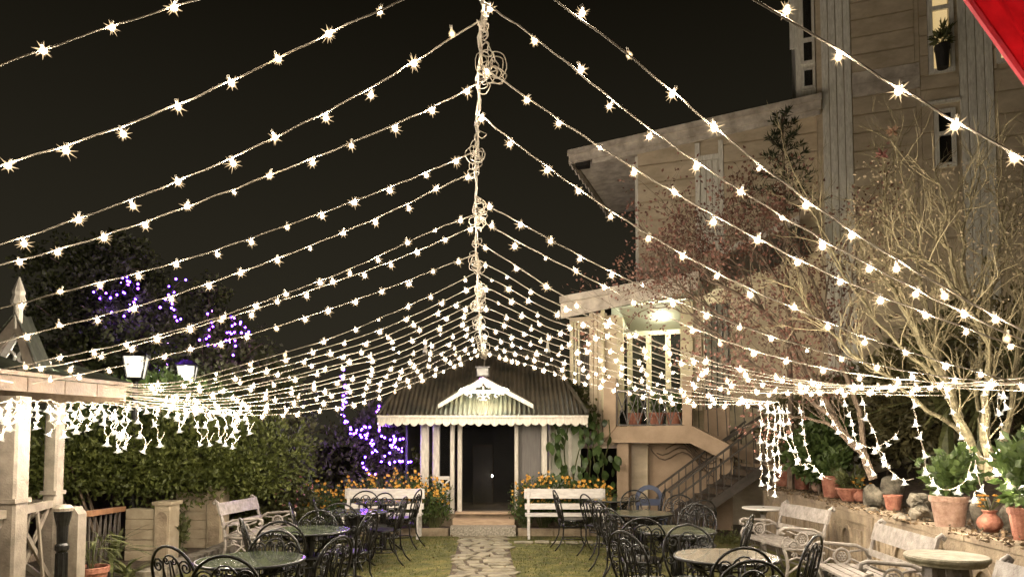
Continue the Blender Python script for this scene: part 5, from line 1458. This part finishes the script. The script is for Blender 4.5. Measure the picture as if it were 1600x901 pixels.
def burst(core, rc, n, la, lb, tilt):
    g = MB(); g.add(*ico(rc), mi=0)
    g.lathe([(.003, -.022), (.012, -.019), (.019, -.010), (.022, 0), (.019, .010), (.012, .019), (.005, .022)], 10, mi=1, cap0=True, cap1=False)  # emissive ball added round the core to imitate bloom
    for k in range(n):                       # added glowing spikes imitating star rays round the bulb
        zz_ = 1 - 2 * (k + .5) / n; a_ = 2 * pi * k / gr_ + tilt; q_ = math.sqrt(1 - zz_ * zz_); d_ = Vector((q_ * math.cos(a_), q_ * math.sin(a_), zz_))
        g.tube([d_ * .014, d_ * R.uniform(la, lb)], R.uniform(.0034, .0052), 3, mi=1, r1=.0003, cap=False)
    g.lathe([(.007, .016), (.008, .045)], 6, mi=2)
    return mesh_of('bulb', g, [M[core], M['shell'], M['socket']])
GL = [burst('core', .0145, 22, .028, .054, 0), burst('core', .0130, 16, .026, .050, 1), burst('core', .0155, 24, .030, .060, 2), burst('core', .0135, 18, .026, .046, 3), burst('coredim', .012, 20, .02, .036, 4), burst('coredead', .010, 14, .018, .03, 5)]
globe = GL[0]
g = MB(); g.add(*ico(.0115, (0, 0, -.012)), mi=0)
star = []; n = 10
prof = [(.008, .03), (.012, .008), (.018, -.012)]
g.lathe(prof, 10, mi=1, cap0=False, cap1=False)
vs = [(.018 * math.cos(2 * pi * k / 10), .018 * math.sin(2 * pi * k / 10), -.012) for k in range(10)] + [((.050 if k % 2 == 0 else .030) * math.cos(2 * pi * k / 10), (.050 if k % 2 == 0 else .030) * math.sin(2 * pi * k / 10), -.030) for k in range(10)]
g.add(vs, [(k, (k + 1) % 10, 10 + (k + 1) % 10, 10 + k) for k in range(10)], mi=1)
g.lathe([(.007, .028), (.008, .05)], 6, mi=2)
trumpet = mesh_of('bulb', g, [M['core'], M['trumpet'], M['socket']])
def small(m, r=.028):
    g = MB(); g.add(*ico(r * .42), mi=0); g.lathe([(.002, -r), (r * .7, -r * .7), (r, 0), (r * .7, r * .7), (.002, r)], 8, mi=1); return mesh_of('bulb', g, [M[m], M['purplehalo']])
pbulb, mbulb = small('purple'), small('magenta')


def catmull(P, n=6):
    out = []
    for i in range(len(P) - 1):
        a, b, c, d = P[max(i - 1, 0)], P[i], P[i + 1], P[min(i + 2, len(P) - 1)]
        for k in range(n):
            t = k / n; out.append(.5 * ((2 * b) + (c - a) * t + (2 * a - 5 * b + 4 * c - d) * t * t + (3 * b - a - 3 * c + d) * t * t * t))
    out.append(P[-1]); return out


def cable_mesh(P, r, wob=.006, sides=4):
    Q = []; ph = R.uniform(0, 6)
    for i, p in enumerate(P):
        Q.append(p + Vector((wob * math.sin(i * 1.3 + ph) + R.uniform(-1, 1) * wob * .3, 0, wob * math.cos(i * .9 + ph) + R.uniform(-1, 1) * wob * .3)))
    return MB().tube(Q, r, sides)


def depth_px(pts, Y0, Y1):
    us = [abs(p[0] - pts[0][0]) for p in pts]; T = us[-1] or 1
    if T < 30:
        us = [math.dist(p, pts[0]) for p in pts]; T = max(us) or 1
    return [at(u, v, 1 / ((1 - s / T) / Y0 + (s / T) / Y1)) for (u, v), s in zip(pts, us)]


def lights(name, label, P, positions, bulb, cable_r=.0055, scale=None, group=None, cat='string lights', cm='cable', drop=.014, wob=.0022, orient=False):
    """one string: the cable and every bulb on it"""
    o = P[0]; t = thing(name, label, cat, o, 0, group)
    if P: cable_mesh(P, cable_r, wob).build('cable', M[cm], t, org=tuple(o), smooth=True)
    for p in positions:
        s = scale(p) if scale else 1
        s *= R.choice([1, 1, 1, .95, 1.08, 1.05, .9, .55 if R.random() < .5 else 1])
        p = p + Vector((R.uniform(-.012, .012), R.uniform(-.02, .02), R.uniform(-.01, .002))) if len(positions) > 8 else p
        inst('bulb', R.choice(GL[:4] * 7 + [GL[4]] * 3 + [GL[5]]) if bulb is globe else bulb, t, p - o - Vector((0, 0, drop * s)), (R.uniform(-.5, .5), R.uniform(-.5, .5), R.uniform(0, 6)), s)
    return t


def along(P, d0, d):
    """points every d metres along the polyline"""
    out = []; acc = -d0; 
    for a, b in zip(P, P[1:]):
        L = (b - a).length
        while acc + L >= d * len(out):  # even spacing
            t = (d * len(out) - acc) / L if L else 0
            if t < 0: break
            out.append(a.lerp(b, min(1, t)))
        acc += L
    return out


def smooth(P, n=3):
    for _ in range(n): P = [P[0]] + [(P[i - 1] + P[i] * 2 + P[i + 1]) / 4 for i in range(1, len(P) - 1)] + [P[-1]]
    return P


def along_j(P, d0, d):
    """uneven spacing: every step between 0.72 and 1.3 of d"""
    out = []; nxt = d0; acc = 0
    for a, b in zip(P, P[1:]):
        L = (b - a).length
        while L and acc + L >= nxt: out.append(a.lerp(b, (nxt - acc) / L)); nxt += d * R.uniform(.72, 1.3)
        acc += L
    return out


def rY(v): h = 3.4 - .1 * v / 560; return (h - EYE) * F / (690 - v)
def rU(v):
    T = [(-200, 757), (0, 754), (130, 748), (240, 744), (350, 743), (450, 746), (520, 750), (560, 757)]
    for (a, b), (c, d) in zip(T, T[1:]):
        if v <= c: return b + (d - b) * (v - a) / (c - a)
    return 757
def ridge(v): return at(rU(v), v, rY(v))
def bs(p): return .70 + .075 * max(0, p.y - 2.4)  # farther bulbs enlarged to imitate bloom of constant size
WHITE = 'white bulb strings fanning out from the ridge cord'
ordn = ['topmost', 'second', 'third', 'fourth', 'fifth', 'sixth', 'seventh', 'eighth', 'ninth', 'tenth', 'eleventh', 'twelfth', 'thirteenth', 'fourteenth', 'fifteenth', 'sixteenth', 'seventeenth', 'eighteenth', 'nineteenth', 'twentieth', 'twenty-first', 'twenty-second', 'twenty-third', 'twenty-fourth']
# left: bulbs read from the picture, from the ridge outwards
Lst = [
    (-70, [(400, -42), (272, 8), (175, 40), (68, 75), (-20, 112), (-110, 140)], 2.4, 2.4),
    (-60, [(590, 8), (516, 52), (437, 91), (363, 128), (280, 165), (193, 202), (103, 230), (12, 254), (-80, 282)], 2.55, 2.6),
    (30, [(711, 53), (648, 98), (583, 140), (511, 178), (432, 210), (362, 252), (282, 284), (203, 314), (120, 340), (40, 375), (-40, 396), (-120, 416)], None, 3.1),
    (129, [(733, 141), (677, 170), (617, 196), (551, 221), (489, 250), (421, 271), (363, 299), (296, 320), (230, 348), (162, 369), (93, 391), (30, 408), (-40, 424), (-110, 440)], None, 3.6),
    (236, [(714, 247), (665, 271), (611, 293), (556, 313), (504, 333), (447, 352), (390, 372), (336, 393), (279, 410), (218, 427), (157, 442), (95, 453), (33, 474), (-30, 492), (-90, 505)], None, 4.4),
    (268, [(732, 271), (684, 291), (640, 320), (585, 345), (535, 361), (485, 386), (432, 405), (376, 424), (325, 444), (268, 464), (212, 480), (155, 497), (97, 505), (46, 524), (-20, 540)], None, 4.8),
    (335, [(718, 341), (681, 358), (635, 375), (590, 403), (546, 424), (500, 440), (447, 456), (400, 476), (352, 492), (300, 510), (247, 525), (200, 536), (150, 548), (92, 556), (38, 570), (-20, 582)], None, 5.4),
    (352, [(735, 356), (697, 373), (654, 391), (610, 410), (567, 427), (523, 437), (480, 460), (432, 468), (390, 490), (343, 498), (297, 514), (250, 528), (204, 542), (158, 554), (110, 575), (66, 573), (19, 577)], None, 5.5),
    (396, [(718, 407), (677, 420), (637, 440), (597, 453), (556, 470), (512, 483), (475, 497), (430, 510), (388, 525), (345, 537), (300, 543), (258, 556), (212, 566), (170, 577), (123, 586), (78, 590), (38, 602)], None, 5.7),
]
for i, (rv_, pts, Y0, Y1) in enumerate(Lst):
    if Y0 is None:
        Y0 = rY(rv_); start = ridge(rv_)
    else: start = Vector((-.10, Y0, 3.42))
    P = depth_px(pts, Y0, Y1)
    cab = catmull(smooth([start] + P), 6)
    if pts[-1][0] < 0: cab.append(Vector((-3.6, Y1, 2.15)) if P[-1].x > -3.6 else P[-1] + Vector((-.3, 0, -.05)))
    else: cab.append(Vector((-4.05, 5.2, 2.1)))
    pos = list(P)
    lights('light_string', f'white bulb string running left from the ridge cord, {ordn[i]} from the top', cab, pos, globe, .0044 if i < 3 else .0048, bs, WHITE)
TL = [(742, 425), (663, 466), (587, 500), (512, 530), (430, 555), (352, 577), (270, 597), (192, 611)]
BL = [(757, 550), (695, 578), (638, 602), (560, 629), (479, 643), (410, 648), (330, 645), (192, 629)]
NL = 12
for i in range(NL):
    f = i / (NL - 1); f2 = f ** .78; f3 = max(0, min(1, f + R.uniform(-.03, .03))) if 0 < i < NL - 1 else f
    pts = [(a[0] + (b[0] - a[0]) * f, a[1] + (b[1] - a[1]) * (f2 if k < 3 else f3)) for k, (a, b) in enumerate(zip(TL, BL))]
    rv_ = pts[0][1]; P = depth_px(pts, rY(rv_), 7.2); P[0] = ridge(rv_)
    pts[-1] = (150 + 62 * R.random(), 600 + 30 * f); P = depth_px(pts, rY(rv_), 6.6 + (pts[-1][0] - 150) / 100); P[0] = ridge(rv_)
    cab = catmull(P, 8); pos = along_j(cab, R.uniform(.05, .3), .315); pos = [p for p in pos if (p - cab[-1]).length > .3]
    lights('light_string', f'white bulb string running left from the ridge cord, {ordn[i + 9]} from the top', cab, pos, globe, .0042, bs, WHITE)
# right
Rst = [
    (None, [(1229, 12), (1310, 85), (1404, 138), (1492, 192), (1585, 243), (1680, 290)], 2.0, 2.0),
    (None, [(908, 18), (980, 75), (1044, 146), (1118, 196), (1186, 262), (1257, 315), (1330, 362), (1406, 412), (1482, 455), (1558, 495), (1640, 540)], 2.5, 2.5),
    (4, [(768, 6), (834, 57), (904, 105), (955, 162), (1018, 208), (1088, 254), (1154, 295), (1219, 340), (1291, 380), (1361, 415), (1428, 452), (1500, 487), (1572, 522), (1650, 556)], None, 2.9),
    (102, [(760, 107), (820, 150), (875, 189), (935, 230), (992, 267), (1054, 299), (1115, 341), (1181, 370), (1245, 407), (1310, 437), (1375, 465), (1447, 488), (1510, 514), (1578, 537), (1650, 562)], None, 3.4),
    (176, [(750, 182), (800, 220), (853, 261), (905, 295), (955, 334), (1012, 367), (1066, 396), (1120, 430), (1175, 456), (1241, 478), (1293, 507), (1353, 530), (1415, 547), (1477, 570), (1535, 582), (1600, 600)], None, 4.2),
    (312, [(766, 320), (812, 350), (861, 372), (907, 403), (955, 427), (1005, 445), (1052, 472), (1106, 491), (1157, 507), (1207, 527), (1260, 545), (1314, 557), (1370, 572), (1430, 584), (1490, 592), (1550, 598), (1600, 600)], None, 4.7),
    (340, [(767, 349), (806, 380), (852, 402), (898, 421), (942, 447), (988, 469), (1032, 489), (1080, 514), (1127, 533), (1176, 549), (1227, 562), (1282, 576), (1340, 587), (1400, 594), (1470, 600), (1540, 601), (1600, 600)], None, 4.7),
]
for i, (rv_, pts, Y0, Y1) in enumerate(Rst):
    if Y0 is None: Y0 = rY(rv_); start = ridge(rv_)
    else: start = Vector((-.09, Y0, 3.42))
    P = depth_px(pts, Y0, Y1)
    cab = catmull(smooth([start] + P), 6)
    if pts[-1][0] > 1600: cab.append(Vector((3.2, Y1 + .1, 2.06)))
    lights('light_string', f'white bulb string running right from the ridge cord, {ordn[i]} from the top', cab, P, globe, .0044 if i < 3 else .0048, bs, WHITE)
TR = [(746, 378), (783, 400), (855, 447), (925, 488), (1000, 524), (1100, 560), (1190, 583), (1300, 599), (1450, 603), (1600, 599)]
BR = [(757, 549), (790, 560), (845, 575), (900, 594), (985, 613), (1060, 629), (1160, 633), (1290, 624), (1450, 610), (1600, 601)]
NR = 11
for i in range(NR):
    f = i / (NR - 1); f2 = f ** .8; f3 = max(0, min(1, f + R.uniform(-.03, .03))) if 0 < i < NR - 1 else f
    pts = [(a[0] + (b[0] - a[0]) * f, a[1] + (b[1] - a[1]) * (f2 if k < 3 else f3)) for k, (a, b) in enumerate(zip(TR, BR))]
    if 3 <= i < NR - 4: pts = pts[:8] + [(1440 + 14 * (i - 3), 597 + 7 * (i - 3))]
    elif i < 3: pts = pts[:9] + [(1600, 589 + 11 * i)]
    if i >= NR - 4: pts = pts[:6] + [(1150 + 8 * (i - NR + 5), 622 + 3 * (i - NR + 4)), (1190 + 9 * (i - NR + 4), 627)]
    rv_ = pts[0][1]; P = depth_px(pts, rY(rv_), 6.9 if i >= NR - 4 else 5.9 if i >= 3 else 4.75); P[0] = ridge(rv_)
    cab = catmull(P, 8); pos = along_j(cab, R.uniform(.05, .3), .31)
    pos = [p for p in pos if (p - cab[-1]).length > .12]
    lights('light_string', f'white bulb string running right from the ridge cord, {ordn[i + 7]} from the top', cab, pos, globe, .0042, bs, WHITE)

# ridge cord with its tangles
rp = [Vector((-.10, 1.2, 3.42))] + [ridge(v) for v in range(0, 561, 14)] + [Vector((gx(755, 12.9), 13.0, gz(576, 12.9)))]
t = thing('ridge_cord', 'twisted pale ridge cord running overhead to the pavilion gable, with wire tangles', 'cord', rp[0])
cable_mesh(rp, .007, .005, 5).build('cord', M['cable'], t, org=tuple(rp[0])); cable_mesh(rp, .0045, .012, 4).build('cord', M['cable'], t, org=tuple(rp[0]))
for (va, vb_, sp, nn, side) in ((2, 60, .05, 3, .6), (60, 145, .10, 5, 1.2), (190, 285, .085, 5, 0), (305, 362, .10, 6, .8), (365, 380, .06, 2, .3), (392, 430, .10, 5, -.1), (425, 470, .12, 5, .6), (440, 500, .12, 6, .2), (490, 520, .14, 5, -.4), (515, 548, .16, 6, .2), (540, 562, .13, 6, .3)):
    for q in range(nn):
        P = []; turns = R.uniform(1.5, 3.5); n_ = int(turns * 9) + 4; r_ = sp * R.uniform(.35, .95); a0 = R.uniform(0, 6); fa_ = R.uniform(0, .4); fb2 = R.uniform(.7, 1.0); dr = R.choice([-1, 1])
        for k in range(n_):
            f = k / (n_ - 1); v = va + (vb_ - va) * (fa_ + (fb2 - fa_) * f); base = ridge(max(-10, min(562, v))); e = math.sin(pi * f) ** .5 if 0 < f < 1 else 0
            th_ = a0 + dr * 2 * pi * turns * f; rr = r_ * (.6 + .4 * math.sin(k * .9 + q))
            P.append(base + Vector((e * (side * sp * .45 + rr * math.cos(th_)) + R.uniform(-1, 1) * .006, e * R.uniform(-1, 1) * .03, e * (-.02 + rr * math.sin(th_)))))
        MB().tube([p - rp[0] for p in catmull(P, 3)], .0026 if vb_ < 300 else .0034, 4).build('wire_tangle', M['cable'], t, smooth=True)
# cords that carry the outer ends
cable_mesh(catmull([Vector((-3.6, 1.5, 2.2)), Vector((-3.6, 3, 2.13)), Vector((-3.62, 4.4, 2.12)), Vector((-3.8, 5.4, 2.1))], 5), .006).build('anchor_cord', M['cable'])
tag(bpy.data.objects['anchor_cord'], 'side cord carrying the outer ends of the left bulb strings to the gazebo', 'cord')
o = cable_mesh(catmull([Vector((3.2, 1.5, 2.1)), Vector((3.2, 2.6, 2.06)), Vector((3.25, 3.6, 2.05)), at(1600, 600, 4.72), at(1606, 597, 6.9)], 5), .006).build('anchor_cord', M['cable'])
tag(o, 'side cord carrying the outer ends of the right bulb strings to the bare tree', 'cord')

# icicle curtain of trumpet bulbs on the gazebo eave
def Yg(u): return 5.35 + 1.7 * max(-.2, min(1, u / 205)) if u <= 205 else 7.05 + (u - 205) / 190 * 1.5
def curtain(label, u0, u1, v0, drops, name='icicle_lights', n_top=None, fwd=.04):
    P = [at(u, v0(u) + R.uniform(-3, 3), Yg(u) - fwd) for u in range(int(u0), int(u1) + 1, 7)]
    t = thing(name, label, 'string lights', P[0], 0, 'trumpet bulb curtains on the left')
    cable_mesh(P, .006, .008).build('cable', M['cable'], t, org=tuple(P[0]))
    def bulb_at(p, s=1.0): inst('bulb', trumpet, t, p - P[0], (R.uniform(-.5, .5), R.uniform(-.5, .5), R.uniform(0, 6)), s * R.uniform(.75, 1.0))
    for k in range(0, len(P), 2): bulb_at(P[k] - Vector((R.uniform(-.03, .03), R.uniform(0, .03), R.uniform(.02, .09))), 1.0)
    for (u, vb, ub) in drops:
        top = at(u, v0(u), Yg(u) - fwd); bot = at(ub, vb, Yg(u) - fwd + R.uniform(-.05, .05)); n_ = 9
        q = [top.lerp(bot, i / n_) + Vector((.014 * math.sin(i * 2.1 + u), .01 * math.cos(i * 1.7), 0)) for i in range(n_ + 1)]
        nxt = at(ub + 9, vb - 14, Yg(u) - fwd); q2 = q + [nxt]
        MB().tube([x - P[0] for x in catmull(q2, 3)], .004, 4).build('dropper', M['cable'], t)
        L = (bot - top).length; m_ = max(2, int(L / .13))
        for i in range(1, m_ + 1): bulb_at(q[min(n_, round(i * n_ / m_))] + Vector((R.uniform(-.02, .02), 0, -.02)))
curtain('curtain of trumpet shaped bulbs hanging along the gazebo eave', -12, 204, lambda u: 625 + u * .03,
        [(-2, 668, -6), (14, 676, 4), (16, 655, 16), (30, 662, 22), (36, 651, 36), (48, 660, 42), (60, 662, 57), (74, 673, 84), (88, 653, 92), (100, 675, 104), (112, 660, 116), (126, 668, 122), (143, 665, 140), (150, 650, 152), (160, 688, 166), (170, 670, 176), (182, 698, 184), (194, 678, 190), (200, 694, 197)])
curtain('garland of trumpet shaped bulbs looping over the juniper hedge', 206, 398, lambda u: 631 + (u - 205) * .07,
        [(212, 700, 228), (240, 690, 248), (278, 668, 281), (290, 655, 288), (300, 690, 316), (322, 690, 325), (334, 684, 344), (352, 690, 353), (362, 694, 367), (372, 668, 368), (384, 672, 389)])

# curtain of four strands on the right, then the garlands in the tree
def strand(label, pts, Y, sp=.13, name='bulb_strand', bulb=None, group='bulb strands hanging at the right', s=.85, dY=0):
    P = [at(u, v, Y + dY * i / max(1, len(pts) - 1)) for i, (u, v) in enumerate(pts)]
    cab = catmull(P, 5); pos = along_j(cab, R.uniform(0, sp * .5), sp)
    lights(name, label, cab, pos, bulb or trumpet, .0042, lambda p: s, group, drop=.03, wob=.006)
for k, (u, vb, lb) in enumerate(((1188, 755, 'vertical bulb strand over the white table, outermost on the left'), (1199, 774, 'vertical bulb strand over the white table, longest inner one on the left'), (1209, 782, 'vertical bulb strand over the white table, lowest hanging'), (1217, 745, 'vertical bulb strand over the white table, nearest the terracotta pots'))):
    strand(lb, [(u, 628), (u + 2, 660), (u - 1, 700), (u + 2, 735), (u + 1, vb)], 6.9, .135)
for lb, pts, Y in (
    ('bulb strand draped down to the farthest terracotta pots', [(1223, 630), (1225, 672), (1242, 713), (1251, 726), (1268, 725), (1282, 740), (1300, 749)], 8.0),
    ('short bulb strand hanging just right of the four vertical ones', [(1229, 630), (1236, 677), (1244, 704), (1252, 726)], 7.9),
    ('bulb strand hanging in front of the leafy green bank shrub', [(1249, 630), (1255, 670), (1259, 696), (1268, 724)], 7.8),
    ('bulb strand falling slantwise onto the leaning maple trunk', [(1283, 622), (1297, 649), (1312, 672), (1338, 690), (1365, 700), (1378, 706), (1391, 734)], 7.7),
    ('straight bulb strand hanging above the bright lower maple trunk', [(1317, 619), (1329, 651), (1338, 690), (1352, 715), (1368, 742)], 7.95),
    ('bulb strand hanging down to the large round stone', [(1346, 617), (1354, 651), (1367, 677), (1376, 711), (1391, 734), (1408, 748), (1428, 748)], 6.9),
    ('bulb strand curving up from the round stone through the branches', [(1365, 700), (1392, 686), (1404, 672)], 7.6),
    ('bulb strand looped over the shrub in the largest pale pot', [(1428, 622), (1430, 651), (1444, 706), (1451, 743), (1478, 766), (1510, 747), (1517, 719)], 6.0),
    ('bulb strand slanting down to the thick bare tree trunk', [(1478, 609), (1495, 658), (1508, 690), (1535, 715), (1553, 711)], 6.7),
    ('twisted bulb strand rising along the bare tree trunk', [(1553, 711), (1561, 696), (1565, 662), (1560, 640), (1561, 606)], 6.6),
    ('bulb strand hanging straight down the bare tree trunk', [(1538, 608), (1536, 653), (1544, 694), (1553, 730), (1566, 727)], 6.75),
    ('bulb strand dropping to the squat vase of marigolds', [(1523, 719), (1527, 745), (1535, 764), (1521, 770), (1531, 782)], 5.8),
    ('bulb strand at the right edge dropping to the tall pot', [(1566, 604), (1572, 632), (1574, 640)], 5.8),
    ('bulb strand draped across the glossy plant at the right edge', [(1552, 728), (1570, 745), (1585, 758), (1604, 742)], 5.6)):
    strand(lb, pts, Y, .135)

# purple lights in the trees
def purple(label, pts, Y, sp, bulb, s=1.0, spread=0.0):
    P = [at(u, v, Y) for u, v in pts]; cab = catmull(P, 4); pos = [p + rv() * spread for p in along(cab, 0.02, sp)]
    lights('purple_light_string', label, cab, pos, bulb, .004, lambda p: s, 'purple light strings in trees and shrub', cm='darkiron', drop=.0, wob=.01)
PY_ = 12.3
purple('violet light string in the upper left of the tall dark tree', [(146, 446), (152, 458), (165, 465), (172, 473), (176, 455), (192, 452), (200, 433), (205, 424)], PY_, .09, pbulb, 1.1, .1)
purple('violet light string bunched at the top of the tall dark tree', [(197, 424), (203, 437), (209, 443), (208, 455), (212, 462), (209, 471), (195, 489), (176, 492)], PY_, .09, pbulb, 1.1, .08)
purple('violet light string trailing down the right side of the tall dark tree', [(288, 437), (274, 446), (262, 470), (255, 476), (278, 485), (270, 494), (283, 505)], 12.4, .1, pbulb, 1.1, .08)
purple('violet light string hanging beside the larger white lantern', [(266, 536), (262, 566), (245, 584), (258, 590), (230, 598)], 13.2, .17, pbulb, .9, .04)
purple('magenta light string at the top of the thinner dark tree', [(326, 486), (325, 504), (330, 517), (320, 523), (318, 532), (338, 546)], 12.4, .08, mbulb, 1.1, .06)
purple('magenta light string clustered on the right twigs of the thinner dark tree', [(358, 492), (366, 505), (378, 508), (384, 516), (372, 522), (360, 517), (358, 528), (366, 532), (364, 541), (367, 550)], 12.4, .06, mbulb, 1.1, .07)
q3 = lambda L: [(500 + a / 3.004, 560 + b / 3.004) for a, b in L]
for lb, L in (('violet light string running from the bulb canopy down into the purple shrub', [(110, 60), (118, 110), (120, 160), (108, 200), (112, 260), (125, 310), (160, 350), (205, 370), (230, 380), (245, 410), (260, 440), (285, 445)]),
              ('violet light string at lower left of the purple shrub above the marigolds', [(210, 465), (215, 500), (235, 530), (250, 540)]),
              ('violet light string under the left tip of the pavilion eave', [(325, 200), (290, 220), (292, 240), (268, 262), (283, 280), (276, 335), (298, 368)]),
              ('violet light string in the middle of the purple shrub', [(355, 345), (340, 380), (375, 372), (345, 400), (336, 435), (352, 428), (370, 443), (388, 430)]),
              ('violet light string low on the right of the purple shrub beside the pavilion', [(305, 462), (303, 482), (340, 492), (362, 478), (388, 490), (435, 480)]),
              ('short violet light string at upper left of the purple shrub', [(183, 320), (205, 340), (220, 318), (226, 350), (218, 375)])):
    purple(lb, q3(L), 13.35, .055, pbulb, 1.25, .06)
purple('single violet lamp cluster hung at the apex of the pavilion gable', [(750, 590), (752, 594)], 12.6, .05, mbulb, .8)

m = MB()
for k in range(420):
    yy = R.uniform(8.3, 12.4); m.leaf((R.uniform(-4.2, 3.6), yy, .022 + R.uniform(0, .012)), (R.uniform(-1, 1), R.uniform(-1, 1), R.uniform(-.05, .25)), R.uniform(.03, .07), R.uniform(.010, .02), up=(0, 0, 1))
tag(m.build('lawn_litter', bpy.data.materials['dry leaf litter']), 'dry fallen leaves scattered on the lawn and path', 'litter', kind='stuff')
